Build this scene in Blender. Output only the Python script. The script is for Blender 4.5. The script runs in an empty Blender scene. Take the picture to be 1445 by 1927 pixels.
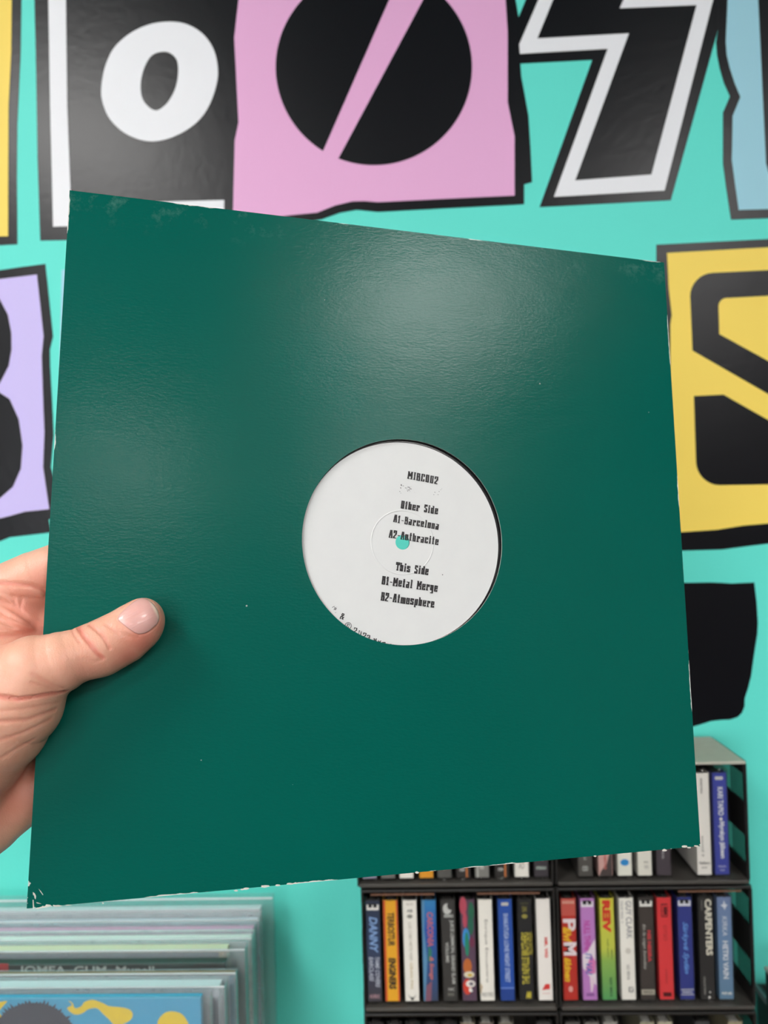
import bpy, bmesh, math, random
import numpy as np
from mathutils import Matrix, Vector
from mathutils.geometry import tessellate_polygon
random.seed(7)
SC = bpy.context.scene
COL = SC.collection
W, H, F = 1445, 1927, 1340.0

# ---------------------------------------------------------------- camera
def unit(v): v = np.array(v, float); return v / np.linalg.norm(v)
UPC = unit((-0.027, -0.9995, 0.014))                 # world up seen from the camera (x right, y down, z forward)
XC = unit(np.array((1, -0.027, -0.031)) - UPC * (np.array((1, -0.027, -0.031)) @ UPC))
YC = np.cross(UPC, XC)
M = np.array([XC, YC, UPC])                          # camera space -> world
CAM = np.array((0.0, 0.0, 1.5))
cam = bpy.data.cameras.new('camera'); camo = bpy.data.objects.new('camera', cam); COL.objects.link(camo)
cam.sensor_fit = 'VERTICAL'; cam.sensor_height = 36; cam.lens = F / H * 36
cam.clip_start = 0.01
B = M @ np.diag((1, -1, -1))
mw = Matrix([[*B[0], CAM[0]], [*B[1], CAM[1]], [*B[2], CAM[2]], [0, 0, 0, 1]])
camo.matrix_world = mw
cam.dof.use_dof = True; cam.dof.focus_distance = 0.325; cam.dof.aperture_fstop = 10.5
SC.camera = camo

# ---------------------------------------------------------------- world, exposure
wd = bpy.data.worlds.new('world'); SC.world = wd; wd.use_nodes = True
wd.node_tree.nodes['Background'].inputs[0].default_value = (0.9, 0.95, 1, 1)
wd.node_tree.nodes['Background'].inputs[1].default_value = 0.6
SC.view_settings.view_transform = 'Standard'; SC.view_settings.look = 'None'
SC.view_settings.gamma = 1; SC.view_settings.use_curve_mapping = False
SC.view_settings.exposure = 0.10
CEIL = 2.75
LIGHTS = [(-1.0, -0.55, .6, .6), (1.15, -1.25, .6, .6), (-1.0, -2.1, .6, .6), (0.45, -3.4, .6, .6), (1.9, -3.0, .6, .6), (-2.0, -3.4, .6, .6)]
LIGHT_E = 24.0
FILL_E = 8.0  # strength of the glowing panes added behind the camera

# ---------------------------------------------------------------- frames
def ray(u, v): return np.array(((u - W / 2) / F, (v - H / 2) / F, 1.0))
def P(u, v, Y):
    """point of the world plane y = Y seen in pixel (u, v)"""
    d = M @ ray(u, v)
    return CAM + d * (Y / d[1])
SX = unit((.9734, .0269, .2295)); _y = np.array((-.0121, -.9903, .1351)); SY = unit(_y - SX * (_y @ SX)); SN = np.cross(SX, SY)
if SN[2] > 0: SN = -SN
ST = np.array((-.14704, -.15052, .33310))            # sleeve top left corner, camera space
def s2c(p): p = np.asarray(p, float) / 1000; return ST + p[..., 0:1] * SX + p[..., 1:2] * SY + p[..., 2:3] * SN
def s2w(p): return CAM + s2c(p) @ M.T
def px_s(u, v, h=0.0):
    """pixel -> sleeve frame (mm) on the plane h mm in front of the sleeve"""
    d = ray(u, v); o = ST + SN * h / 1000
    t = (o @ SN) / (d @ SN); c = d * t - ST
    return np.array((c @ SX, c @ SY, c @ SN)) * 1000
SLM = Matrix.Identity(4)
_r = np.stack([M @ SX, M @ SY, M @ SN], 1)
_o = s2w(np.zeros(3))
SLM = Matrix([[*_r[0], _o[0]], [*_r[1], _o[1]], [*_r[2], _o[2]], [0, 0, 0, 1]])

# ---------------------------------------------------------------- materials
def lin(c): return tuple(((x / 255) / 12.92 if x / 255 <= .04045 else ((x / 255 + .055) / 1.055) ** 2.4) for x in c) + (1,)
class N:
    def __init__(s, name):
        s.m = bpy.data.materials.new(name); s.m.use_nodes = True; s.t = s.m.node_tree
        s.b = s.t.nodes['Principled BSDF']; s.out = s.t.nodes['Material Output']
    def n(s, typ, **kw):
        x = s.t.nodes.new(typ)
        for k, v in kw.items():
            if k.startswith('i_'):
                key = k[2:]; x.inputs[int(key) if key.isdigit() else key.replace('_', ' ')].default_value = v
            else: setattr(x, k, v)
        return x
    def l(s, a, b): s.t.links.new(a, b)
    def set(s, **kw):
        for k, v in kw.items(): s.b.inputs[k.replace('_', ' ')].default_value = v
        return s
    def ramp(s, src, a, b, ca=(0, 0, 0, 1), cb=(1, 1, 1, 1)):
        r = s.n('ShaderNodeValToRGB'); e = r.color_ramp.elements
        e[0].position = a; e[0].color = ca; e[1].position = b; e[1].color = cb
        s.l(src, r.inputs[0]); return r.outputs[0]
    def noise(s, scale, detail=3, rough=.55, coord='Object', vec=None):
        if vec is None: vec = s.n('ShaderNodeTexCoord').outputs[coord]
        x = s.n('ShaderNodeTexNoise', i_Scale=scale, i_Detail=detail, i_Roughness=rough); s.l(vec, x.inputs['Vector']); return x.outputs['Fac']
    def math(s, op, a, b=None, c=None):
        x = s.n('ShaderNodeMath', operation=op)
        for i, v in enumerate((a, b, c)):
            if v is None: continue
            if isinstance(v, (int, float)): x.inputs[i].default_value = v
            else: s.l(v, x.inputs[i])
        return x.outputs[0]
    def mix(s, fac, a, b, blend='MIX'):
        x = s.n('ShaderNodeMix', data_type='RGBA', blend_type=blend)
        for i, v in ((0, fac), (6, a), (7, b)):
            if isinstance(v, (int, float, tuple)): x.inputs[i].default_value = v
            else: s.l(v, x.inputs[i])
        return x.outputs[2]
    def bump(s, h, strength=.2, dist=.001):
        b = s.n('ShaderNodeBump', i_Strength=strength, i_Distance=dist); s.l(h, b.inputs['Height']); s.l(b.outputs[0], s.b.inputs['Normal']); return b
_mc = {}
def mat(name, rgb, rough=.5, bump=0, bscale=200, var=.0, **kw):
    if name in _mc: return _mc[name]
    n = N(name); n.set(Roughness=rough, **kw)
    c = lin(rgb)
    f = n.noise(bscale)
    if var: n.l(n.mix(f, tuple(x * (1 - var) for x in c[:3]) + (1,), tuple(min(1, x * (1 + var)) for x in c[:3]) + (1,)), n.b.inputs['Base Color'])
    else: n.b.inputs['Base Color'].default_value = c
    if bump: n.bump(f, bump, .0006)
    _mc[name] = n.m; return n.m
def clear_mat(name, tint, gloss_rough=.12, milky=0.0, milky_rgb=(230, 235, 240), ior=1.5):
    n = N(name); n.t.nodes.remove(n.b)
    tr = n.n('ShaderNodeBsdfTransparent', i_Color=tint)
    gl = n.n('ShaderNodeBsdfGlossy', i_Roughness=gloss_rough)
    fr = n.n('ShaderNodeFresnel')   # a thin sheet reflects alike from both of its sides
    n.l(n.math('MULTIPLY_ADD', n.n('ShaderNodeNewGeometry').outputs['Backfacing'], 1 / ior - ior, ior), fr.inputs[0])
    nz = n.noise(60, 4)
    bp = n.n('ShaderNodeBump', i_Strength=.25, i_Distance=.002); n.l(nz, bp.inputs['Height']); n.l(bp.outputs[0], gl.inputs['Normal'])
    base = tr.outputs[0]
    if milky:
        df = n.n('ShaderNodeBsdfDiffuse', i_Color=lin(milky_rgb)); tl = n.n('ShaderNodeBsdfTranslucent', i_Color=lin(milky_rgb))
        ad = n.n('ShaderNodeMixShader', i_0=.35); n.l(df.outputs[0], ad.inputs[1]); n.l(tl.outputs[0], ad.inputs[2])
        mx = n.n('ShaderNodeMixShader'); n.l(n.math('MULTIPLY_ADD', nz, milky, milky * .5), mx.inputs[0])
        n.l(base, mx.inputs[1]); n.l(ad.outputs[0], mx.inputs[2]); base = mx.outputs[0]
    m2 = n.n('ShaderNodeMixShader'); n.l(fr.outputs[0], m2.inputs[0]); n.l(base, m2.inputs[1]); n.l(gl.outputs[0], m2.inputs[2])
    n.l(m2.outputs[0], n.out.inputs[0]); return n.m

# ---------------------------------------------------------------- mesh helpers
class MB:
    def __init__(s): s.v = []; s.f = []; s.mi = []; s.mats = []
    def m(s, mt):
        if mt not in s.mats: s.mats.append(mt)
        return s.mats.index(mt)
    def add(s, vs, fs, mt):
        o = len(s.v); k = s.m(mt); s.v += [tuple(map(float, p)) for p in vs]
        for f in fs: s.f.append(tuple(i + o for i in f)); s.mi.append(k)
    def box(s, a, b, mt, bev=0.0):
        bm = bmesh.new(); bmesh.ops.create_cube(bm, size=1)
        for v in bm.verts: v.co = Vector([(a[i] + b[i]) / 2 + v.co[i] * (b[i] - a[i]) for i in range(3)])
        if bev: bmesh.ops.bevel(bm, geom=bm.edges[:], offset=bev, segments=2, profile=.5, affect='EDGES')
        bm.verts.index_update(); s.add([v.co for v in bm.verts], [[v.index for v in f.verts] for f in bm.faces], mt); bm.free()
    def poly(s, pts, mt, holes=(), thick=None):
        """closed plate: outline pts (3d) + holes, extruded by vector thick"""
        loops = [list(map(lambda p: Vector(p), l)) for l in (pts, *holes)]
        allp = [p for l in loops for p in l]; tri = tessellate_polygon(loops)
        if thick is None: s.add(allp, tri, mt); return
        th = Vector(thick); n = len(allp)
        fs = [tuple(t) for t in tri] + [tuple(i + n for i in reversed(t)) for t in tri]
        o = 0
        for l in loops:
            k = len(l)
            for i in range(k): a, b = o + i, o + (i + 1) % k; fs.append((a, b, b + n, a + n))
            o += k
        s.add(allp + [p + th for p in allp], fs, mt)
    def build(s, name, parent=None, smooth=False, mw=None):
        me = bpy.data.meshes.new(name); me.from_pydata(s.v, [], s.f)
        for m_ in s.mats: me.materials.append(m_)
        me.polygons.foreach_set('material_index', s.mi)
        bm = bmesh.new(); bm.from_mesh(me); bmesh.ops.recalc_face_normals(bm, faces=bm.faces); bm.to_mesh(me); bm.free()
        if smooth: me.polygons.foreach_set('use_smooth', [True] * len(me.polygons))
        o = bpy.data.objects.new(name, me); COL.objects.link(o)
        if parent: o.parent = parent
        if mw is not None: o.matrix_world = mw
        return o
def thing(name, label, cat, loc=(0, 0, 0), group=None, mw=None):
    o = bpy.data.objects.new(name, None); COL.objects.link(o); o.empty_display_size = .02
    if mw is not None: o.matrix_world = mw
    else: o.location = loc
    o['label'] = label; o['category'] = cat
    if group: o['group'] = group
    return o
def tag(o, label, cat, group=None):
    o['label'] = label; o['category'] = cat
    if group: o['group'] = group
    return o
def smooth_loop(pts, k=6):
    pts = [np.array(p, float) for p in pts]; n = len(pts); out = []
    for i in range(n):
        p0, p1, p2, p3 = pts[i - 1], pts[i], pts[(i + 1) % n], pts[(i + 2) % n]
        for j in range(k):
            t = j / k
            out.append(.5 * ((2 * p1) + (-p0 + p2) * t + (2 * p0 - 5 * p1 + 4 * p2 - p3) * t * t + (-p0 + 3 * p1 - 3 * p2 + p3) * t ** 3))
    return out

# ---------------------------------------------------------------- room shell
WALL = 0.822
def paint(name, rgb, rough=.45, bump=.12, scale=260):
    n = N(name); n.set(Roughness=rough); n.b.inputs['Base Color'].default_value = lin(rgb)
    a = n.noise(scale, 3); b = n.noise(22, 3)
    n.bump(n.math('ADD', a, n.math('MULTIPLY', b, .8)), bump, .0012)
    n.b.inputs['Specular IOR Level'].default_value = .26
    return n.m
TEAL = paint('teal_wall_paint', (104, 232, 217), .55, .22, 240)
BLK = paint('black_mural_paint', (13, 13, 19), .31, .16, 120)
WHT = paint('white_mural_paint', (243, 243, 248), .5)
YEL = paint('yellow_mural_paint', (255, 222, 104), .5)
PNK = paint('pink_mural_paint', (238, 178, 222), .5)
LIL = paint('lilac_mural_paint', (207, 193, 246), .5)
LBL = paint('pale_blue_mural_paint', (164, 215, 232), .5)
CEILM = paint('ceiling_grey', (150, 150, 148), .8); WALLM = paint('grey_shop_wall', (128, 122, 116), .7); FLOORM = mat('grey_floor', (70, 64, 60), .5, .1, 30, .1)
def struct(name, a, b, m_):
    q = MB(); q.box(a, b, m_); o = q.build(name); o['kind'] = 'structure'; return o
RX, RY = 3.0, -4.6
wall_back = struct('wall_back', (-RX, WALL, 0), (RX, WALL + .1, CEIL), TEAL)
struct('wall_left', (-RX - .1, RY, 0), (-RX, WALL, CEIL), WALLM)
struct('wall_right', (RX, RY, 0), (RX + .1, WALL, CEIL), WALLM)
q = MB()
WX0, WX1, WZ0, WZ1 = -2.85, -.65, .9, 2.35
for a, b in (((-RX, 0), (WX0, CEIL)), ((WX1, 0), (RX, CEIL)), ((WX0, 0), (WX1, WZ0)), ((WX0, WZ1), (WX1, CEIL))): q.box((a[0], RY - .1, a[1]), (b[0], RY, b[1]), WALLM)
q.build('wall_front')['kind'] = 'structure'
dl = N('window_daylight'); dl.set(Roughness=.2); dl.b.inputs['Emission Color'].default_value = (.93, .97, 1, 1); dl.b.inputs['Emission Strength'].default_value = FILL_E
WF = mat('window_frame_dark', (40, 40, 42), .4)
for i in range(2):  # unseen window-shaped panes, added as frontal fill light
    xa = WX0 + (WX1 - WX0) * i / 2; xb = WX0 + (WX1 - WX0) * (i + 1) / 2
    w_ = bpy.data.objects.new('window_%d' % (i + 1), None); COL.objects.link(w_); w_['kind'] = 'structure'
    q = MB(); q.box((xa + .03, RY - .06, WZ0 + .03), (xb - .03, RY - .05, WZ1 - .03), dl.m); q.build('pane', w_)
    q = MB()
    for a, b in (((xa, WZ0), (xa + .03, WZ1)), ((xb - .03, WZ0), (xb, WZ1)), ((xa + .03, WZ0), (xb - .03, WZ0 + .03)), ((xa + .03, WZ1 - .03), (xb - .03, WZ1))): q.box((a[0], RY - .09, a[1]), (b[0], RY - .02, b[1]), WF)
    q.build('frame', w_)
struct('floor', (-RX, RY, -.1), (RX, WALL, 0), FLOORM)
struct('ceiling', (-RX, RY, CEIL), (RX, WALL, CEIL + .1), CEILM)

em = N('light_diffuser'); em.set(Roughness=.6); em.b.inputs['Emission Color'].default_value = (1, .975, .95, 1); em.b.inputs['Emission Strength'].default_value = LIGHT_E
em.b.inputs['Base Color'].default_value = (.8, .8, .8, 1)
metal = mat('white_metal', (225, 225, 225), .35)
places = ['near the mural wall on the left', 'right of the camera, second from the mural', 'left side of the room behind the camera',
          'middle of the rear of the room', 'rear right of the room', 'rear left corner of the room']
for (x, y, w, d), pl in zip(LIGHTS, places):
    t = thing('ceiling_light', 'square white ceiling light panel, ' + pl, 'ceiling light', (x, y, CEIL), 'ceiling light panels')
    q = MB(); q.box((-w / 2, -d / 2, -.03), (w / 2, d / 2, -.022), em.m); q.build('diffuser', t)
    q = MB()
    for a, b in (((-w / 2 - .02, -d / 2 - .02), (w / 2 + .02, -d / 2)), ((-w / 2 - .02, d / 2), (w / 2 + .02, d / 2 + .02)),
                 ((-w / 2 - .02, -d / 2), (-w / 2, d / 2)), ((w / 2, -d / 2), (w / 2 + .02, d / 2))):
        q.box((a[0], a[1], -.035), (b[0], b[1], 0), metal)
    q.build('frame', t)

# ---------------------------------------------------------------- mural letters painted on the wall
LT = .0004
def mural(layer, pts, m_, name, parent, label=None, holes=(), smooth=False):
    y1 = WALL - LT * layer
    f = lambda l: [P(u, v, WALL) for u, v in (smooth_loop(l) if smooth else l)]
    q = MB(); pl = f(pts); hl = [f(h) for h in holes]
    for p in pl + [x for h in hl for x in h]: p[1] = y1
    q.poly(pl, m_, hl, (0, LT * .98, 0))
    o = q.build(name, parent)
    if label: o['label'] = label
    return o
def z1(l): return [(x / 3.0104, y / 3.0104) for x, y in l]
T = -70
# yellow tile at the far left
a = mural(1, [(-90, T), (41, T), (40.5, 0), (39, 100), (33, 233), (32, 332), (33, 460), (-90, 466)], BLK, 'letter_outline', wall_back, 'black outline of the yellow tile in the top left corner')
mural(2, [(-90, T), (23, T), (22.6, 0), (21.6, 100), (16.6, 200), (16, 300), (15.6, 445), (-90, 447)], YEL, 'colour_tile', a, 'yellow tile cut by the left edge')
# black tile with white L bar and o
a = mural(1, [(63, T), (65, 0), (67.5, 100), (71, 300), (76, 453), (300, 449), (470, 445), (470, T)], BLK, 'letter_tile', wall_back, 'black tile carrying a white letter o')
mural(2, [(90, T), (91.5, 0), (95, 200), (100.5, 427), (422, 419), (422, 377), (133.5, 384), (133, 355), (127, 200), (124.5, 0), (123, T)], WHT, 'letter_stroke', a, 'white L shaped bar')
mural(2, z1([(960, 125), (1060, 140), (1150, 195), (1210, 280), (1235, 390), (1225, 490), (1180, 610), (1110, 700), (1010, 765), (900, 800), (800, 795), (700, 750), (620, 670), (580, 570), (577, 480), (600, 370), (650, 270), (740, 190), (850, 140)]),
      WHT, 'letter', a, 'white round letter o', [z1([(930, 295), (975, 310), (1005, 350), (1010, 420), (995, 500), (960, 570), (920, 612), (880, 628), (840, 605), (808, 560), (798, 500), (805, 430), (830, 360), (870, 310)])], smooth=True)
# pink tile with a slashed disc
a = mural(1.5, [(470, T), (968, T), (970, 0), (976, 36), (979, 120), (980.7, 144), (994, 217), (998, 280), (1001, 343), (986, 347), (986, 384.5), (831, 392.6), (711, 399), (671, 395), (639, 400.6), (606, 412.6), (560, 420), (470, 425)], BLK, 'letter_outline', wall_back, 'black outline of the pink tile')
mural(2, [(452, T), (449, 0), (441, 72), (449, 231), (442, 265), (438.8, 393), (438, 420), (542, 406), (597, 400.6), (631, 387), (663, 379.5), (687, 379), (711, 381), (831, 375), (968, 368.5), (968, 257), (955, 193), (955, 60), (951, 0), (948, T)], PNK, 'colour_tile', a, 'pink tile with a slashed black disc')
ca, sa = (703.5, 127), 184.5
def arc(a0, a1, n=48): return [(ca[0] + sa * math.cos(math.radians(a0 + (a1 - a0) * i / n)), ca[1] + sa * math.sin(math.radians(a0 + (a1 - a0) * i / n))) for i in range(n + 1)]
# slash edges: left (751,0)-(608,288), right (786,0)-(637,304)
mural(3, [p for p in arc(121.2, 286, 60) if p[1] > T - 1], BLK, 'letter', a, 'left half of the slashed black disc')
mural(3, arc(-55, 111.2, 60), BLK, 'letter', a, 'right half of the slashed black disc')
# lightning S
a = mural(1, [(1018, T), (975, 34), (976, 120), (1114, 113), (1015, 390), (1262, 377), (1351, 55), (1386, T)], BLK, 'letter_outline', wall_back, 'black outline of the lightning shaped letter')
mural(2, [(1043, T), (976.7, 84), (978, 102), (1143, 92.5), (1042, 371), (1250, 359), (1341.5, 0), (1359, T)], WHT, 'letter_stroke', a, 'white angular border of the lightning letter')
mural(3, [(1069, T), (1011, 73), (1183, 63.4), (1082, 340), (1225, 329), (1309.7, 11), (1165, 17), (1205, T)], BLK, 'letter', a, 'black lightning shaped letter')
# pale blue tile top right
a = mural(1.5, [(1349, T), (1351, 55), (1347, 79), (1349, 105), (1354, 130), (1362, 157), (1373, 181.5), (1360, 212), (1360, 308), (1367, 360), (1375, 413.5), (1600, 405), (1600, T)], BLK, 'letter_outline', wall_back, 'black outline of the pale blue tile')
mural(2, [(1369, T), (1368.6, 0), (1365, 79), (1367, 105), (1373, 130), (1382, 158), (1392.6, 183), (1378, 219), (1376.5, 301.5), (1383, 350), (1389.5, 395.6), (1445, 394), (1600, 390), (1600, T)], LBL, 'colour_tile', a, 'pale blue tile at the right edge')
mural(3, [(1423, T), (1426, 0), (1440.5, 308), (1446, 328), (1460, 340), (1600, 340), (1600, T)], BLK, 'letter', a)
# lilac tile left
a = mural(1, [(-110, 520), (0, 508.5), (43.6, 502), (85.6, 496.7), (100, 633), (94, 658), (94.5, 689), (99.6, 782), (101, 820), (96, 879), (103, 907), (106, 977), (92, 977), (96, 1002), (43.6, 1008), (19, 1011), (0, 1018.5), (-110, 1045)], BLK, 'letter_outline', wall_back, 'black outline of the lilac tile')
mural(2, [(-110, 540), (0, 525.6), (70, 517), (82.5, 633), (79, 670), (81.6, 751), (84, 813.6), (81.6, 879), (93, 958), (46.7, 963), (18.7, 971), (0, 975.5), (-110, 1000)], LIL, 'colour_tile', a, 'lilac tile with a black round letter')
mural(3, [(-110, 545), (-30, 547), (0, 563), (15.6, 592.5), (22, 627), (22.4, 658), (17, 689), (0, 722), (-9, 731), (0, 739), (18.7, 751), (36, 789), (43, 838), (40, 882), (25, 916), (0, 938), (-30, 950), (-110, 955)], BLK, 'letter', a)
mural(1, [(116, 508), (165, 506), (165, 700), (112, 700)], LBL, 'letter_stroke', wall_back, 'pale painted strip half hidden behind the sleeve')
# yellow tile right
a = mural(1, [(1234.6, 460.6), (1445, 450), (1600, 442), (1600, 1000), (1445, 1023), (1412, 1027), (1359, 1034), (1292, 1036), (1238, 1037)], BLK, 'letter_outline', wall_back, 'black outline of the yellow tile on the right')
mural(2, [(1254.7, 476.5), (1445, 466), (1600, 458), (1600, 962), (1445, 985), (1398, 989), (1348, 997), (1288, 1001), (1262, 1002), (1261, 611), (1263.6, 593), (1258, 543.6)], YEL, 'colour_tile', a, 'yellow tile with a black letter S')
def rnd(cx, cy, r, a0, a1, n=8): return [(cx + r * math.cos(math.radians(a0 + (a1 - a0) * i / n)), cy + r * math.sin(math.radians(a0 + (a1 - a0) * i / n))) for i in range(n + 1)]
mural(3, rnd(1342, 558, 44, 180, 268) + [(1445, 509), (1600, 503), (1600, 551), (1445, 557), (1370, 561)] + rnd(1367, 577, 16, 265, 183, 5) + [(1352.5, 629), (1445, 680), (1600, 765), (1600, 828), (1445, 742), (1302.4, 660)], BLK, 'letter', a)
mural(3, [(1305, 745.6), (1360.6, 743), (1445, 791), (1600, 878), (1600, 906), (1445, 911.5)] + rnd(1354, 868, 45, 90, 178), BLK, 'letter', a)
# black tile lower right
mural(1, [(1200, 1098), (1296, 1096.6), (1336.5, 1096), (1356, 1096.6), (1376, 1098), (1419, 1096), (1423, 1130), (1425.7, 1171), (1424.6, 1193), (1419.6, 1224.5), (1413, 1271), (1408, 1292.6), (1401, 1314), (1400.5, 1329), (1396, 1341), (1388, 1349), (1373, 1354), (1356.5, 1354.5), (1338, 1356.6), (1315, 1364), (1200, 1395)], BLK, 'letter', wall_back, 'black painted shape above the cassette racks')

# ---------------------------------------------------------------- text
_tx = {}
def text_geo(s, bold=.0, shear=0):
    key = (s, bold, shear)
    if key in _tx: return _tx[key]
    c = bpy.data.curves.new('t', 'FONT'); c.body = s; c.size = 1; c.offset = bold; c.resolution_u = 3; c.shear = shear
    o = bpy.data.objects.new('t', c); COL.objects.link(o)
    dg = bpy.context.evaluated_depsgraph_get(); me = bpy.data.meshes.new_from_object(o.evaluated_get(dg))
    v = np.array([x.co[:2] for x in me.vertices]); f = [tuple(p.vertices) for p in me.polygons]
    lo, hi = v.min(0), v.max(0); v = (v - lo) / (hi - lo)
    bpy.data.objects.remove(o); bpy.data.curves.remove(c); bpy.data.meshes.remove(me)
    _tx[key] = (v, f); return v, f

# ---------------------------------------------------------------- cassette racks
PL = mat('black_rack_plastic', (34, 32, 31), .38, .1, 90)
PLT = mat('dusty_rack_top', (196, 192, 178), .55, .15, 120, .08)
PLS = mat('grey_rack_shelf', (74, 70, 66), .42, .1, 90, .1)
SMOKE = clear_mat('smoked_plastic', (.72, .76, .74, 1), .2)
RF, RB = .730, .812           # front and back of the racks (world y)
zt0 = P(1409, 1431, RF)[2]; zs1 = P(1200, 1657, RF)[2]; zs2 = P(1050, 1893, RF)[2]
PITCH = zs1 - zs2; zs3 = zs2 - PITCH
xL0, xL1 = P(682, 1780, RF)[0], P(1047, 1780, RF)[0]
xR0, xR1 = P(1050, 1780, RF)[0], P(1419, 1780, RF)[0]
def rack(x0, x1, zb, zt, top, label, strips=()):
    t = thing('cassette_rack', label, 'rack', ((x0 + x1) / 2, RF, zb - .004), 'black stacking cassette racks')
    w = (x1 - x0) / 2; h = zt - zb + .004; D = RB - RF
    q = MB(); q.box((-w + .002, 0.001, 0), (w - .002, D, .004), PLS); q.box((-w + .002, -.002, .0004), (w - .002, .002, .0040), PLS, .0008); q.build('shelf', t)
    q = MB(); q.box((-w + .002, D - .002, .004), (w - .002, D, h - .003), PL); q.build('back_panel', t)
    q = MB(); q.box((-w + .001, -.001, h - .0035), (w - .001, D, h - .0005), PLT if top else PL, .001); q.build('top_panel', t)
    for f0, f1 in strips:
        q = MB(); q.box((-w + 2 * w * f0, -.0022, h - .0052), (-w + 2 * w * f1, -.0008, h - .0038), mat('brown_lip', (120, 84, 66), .5)); q.build('lip_strip', t)
    for s in (-1, 1):
        xa, xb = sorted((s * w, s * (w - .002)))
        q = MB(); xm = (xa + xb) / 2; q.box((xm - .0003, .004, .004), (xm + .0003, D - .004, h - .004), SMOKE); sp = q.build('side_panel', t)
        q = MB(); q.box((xa, 0, .004), (xb, .005, h - .003), PL, .0005); q.build('post', sp)
        q = MB(); q.box((xa, D - .005, .004), (xb, D, h - .003), PL); q.build('post', sp)
        for (za, zb2) in ((.0, .018), (.046, .080), (.108, h - .001)):
            q = MB(); q.box((xa - .0004, .002, za), (xb + .0004, D - .002, zb2), PL, .0004); q.build('slat', sp)
        q = MB(); q.box((xm - .0008, .004, .004), (xm - .0005, .034, h - .004), SMOKE); q.build('smoked_sheet', sp)
    return t
off = P(682, 1640, RF)[0] - P(676, 1640, RF)[0]
rack(xL0 - off, xL1 - .0005, zs1, zt0, True, 'black cassette rack, topmost of the left column, mostly hidden by the sleeve')
rack(xR0, xR1 - .0015, zs1, zt0, True, 'black cassette rack with dusty grey top, topmost of the right column')
rack(xL0, xL1, zs2, zs1 - .006, False, 'black cassette rack of ten tapes, second row of the left column', ((.05, .38), (.6, .92)))
rack(xR0, xR1, zs2, zs1 - .006, False, 'black cassette rack of nine tapes, second row of the right column', ((.62, .94),))
rack(xL0, xL1, zs3, zs2 - .006, False, 'black cassette rack at the bottom edge, lowest of the left column')
rack(xR0, xR1, zs3, zs2 - .006, False, 'black cassette rack at the bottom edge, lowest of the right column')
WOOD = mat('pale_wood', (190, 160, 120), .5, .2, 40, .12)
q = MB(); q.box((xL0 - .03, .66, zs3 - .026), (xR1 + .35, WALL - .001, zs3 - .0055), WOOD, .002)
for x in (xL0, xR1 + .2): q.box((x, .75, zs3 - .14), (x + .02, WALL - .001, zs3 - .024), WOOD)
tag(q.build('wall_shelf'), 'pale wooden wall shelf under the cassette racks', 'shelf')

CASE = clear_mat('cassette_case_plastic', (.98, .98, .98, 1), .10)
SHELLD = mat('dark_tape_shell', (38, 36, 36), .45); SHELLW = mat('pale_tape_shell', (190, 188, 180), .45)
CW, CH, CD = .0170, .1085, .069
def case_geo(me=[]):
    if me: return me[0]
    q = MB(); w, t = CW / 2, .0011
    q.box((-w, 0, 0), (-w + t, CD, CH), CASE, .0003); q.box((w - t, 0, 0), (w, CD, CH), CASE, .0003)
    q.box((-w + t, 0, CH - t), (w - t, CD, CH), CASE); q.box((-w + t, 0, 0), (w - t, CD, t), CASE)
    q.box((-w + t, CD - t, t), (w - t, CD, CH - t), CASE); q.box((-w + t, 0, t), (w - t, .0008, CH - t), CASE)
    q.box((-.0018, -.0004, CH - .0042), (.0018, .0014, CH + .0004), CASE, .0007); q.box((-.0018, -.0004, -.0002), (.0018, .0014, .003), CASE, .0007)
    o = q.build('case'); me.append(o.data); bpy.data.objects.remove(o); return me[0]
def tape_geo(m_, c={}):
    if m_.name in c: return c[m_.name]
    q = MB(); q.box((-.0045, .0035, .0045), (.0045, .066, CH - .0045), m_, .001); q.box((-.006, .044, .02), (.006, .066, CH - .02), m_, .001)
    o = q.build('tape'); c[m_.name] = o.data; bpy.data.objects.remove(o); return c[m_.name]
def col(rgb, tagname='print'): return mat('%s_%02x%02x%02x' % (tagname, *rgb), rgb, .45)
IW, IZ0, IZ1 = .0146 / 2, .0026, .1048   # inlay half width and vertical extent
class Spine:
    """print on one inlay spine; x in -1..1 across, s in 0 (top) .. 1 (bottom)"""
    def __init__(s, card): s.card = card; s.d = {}; s.k = 1
    def pt(s, x, y): return (x * IW, .00115 - .00004 * s.k, IZ1 - y * (IZ1 - IZ0))
    def rect(s, x0, x1, y0, y1, c, name='printed_band'):
        q = s.d.setdefault((name, c), MB()); q.add([s.pt(x0, y0), s.pt(x1, y0), s.pt(x1, y1), s.pt(x0, y1)], [(0, 1, 2, 3)], col(c)); s.k += 1
    def disc(s, x, y, rx, ry, c, name='printed_band'):
        q = s.d.setdefault((name, c), MB()); q.add([s.pt(x + rx * math.cos(a), y + ry * math.sin(a)) for a in np.linspace(0, 2 * math.pi, 17)[:-1]], [tuple(range(16))], col(c)); s.k += 1
    def poly(s, pts, c, name='printed_band'):
        q = s.d.setdefault((name, c), MB()); q.poly([s.pt(*p) for p in pts], col(c)); s.k += 1
    def text(s, t, x0, x1, y0, y1, c, bold=.02, shear=0, up=False, flat=False):
        v, f = text_geo(t, bold, shear); q = s.d.setdefault(('lettering', c), MB())
        if flat: pts = [s.pt(x0 + (x1 - x0) * a, y1 - (y1 - y0) * b) for a, b in v]       # upright lettering
        elif up: pts = [s.pt(x1 + (x0 - x1) * b, y1 - (y1 - y0) * a) for a, b in v]       # reads upwards
        else: pts = [s.pt(x0 + (x1 - x0) * b, y0 + (y1 - y0) * a) for a, b in v]          # reads downwards
        q.add(pts, f, col(c)); s.k += 1
    def done(s):
        for (name, c), q in s.d.items(): q.build(name, s.card)
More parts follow.
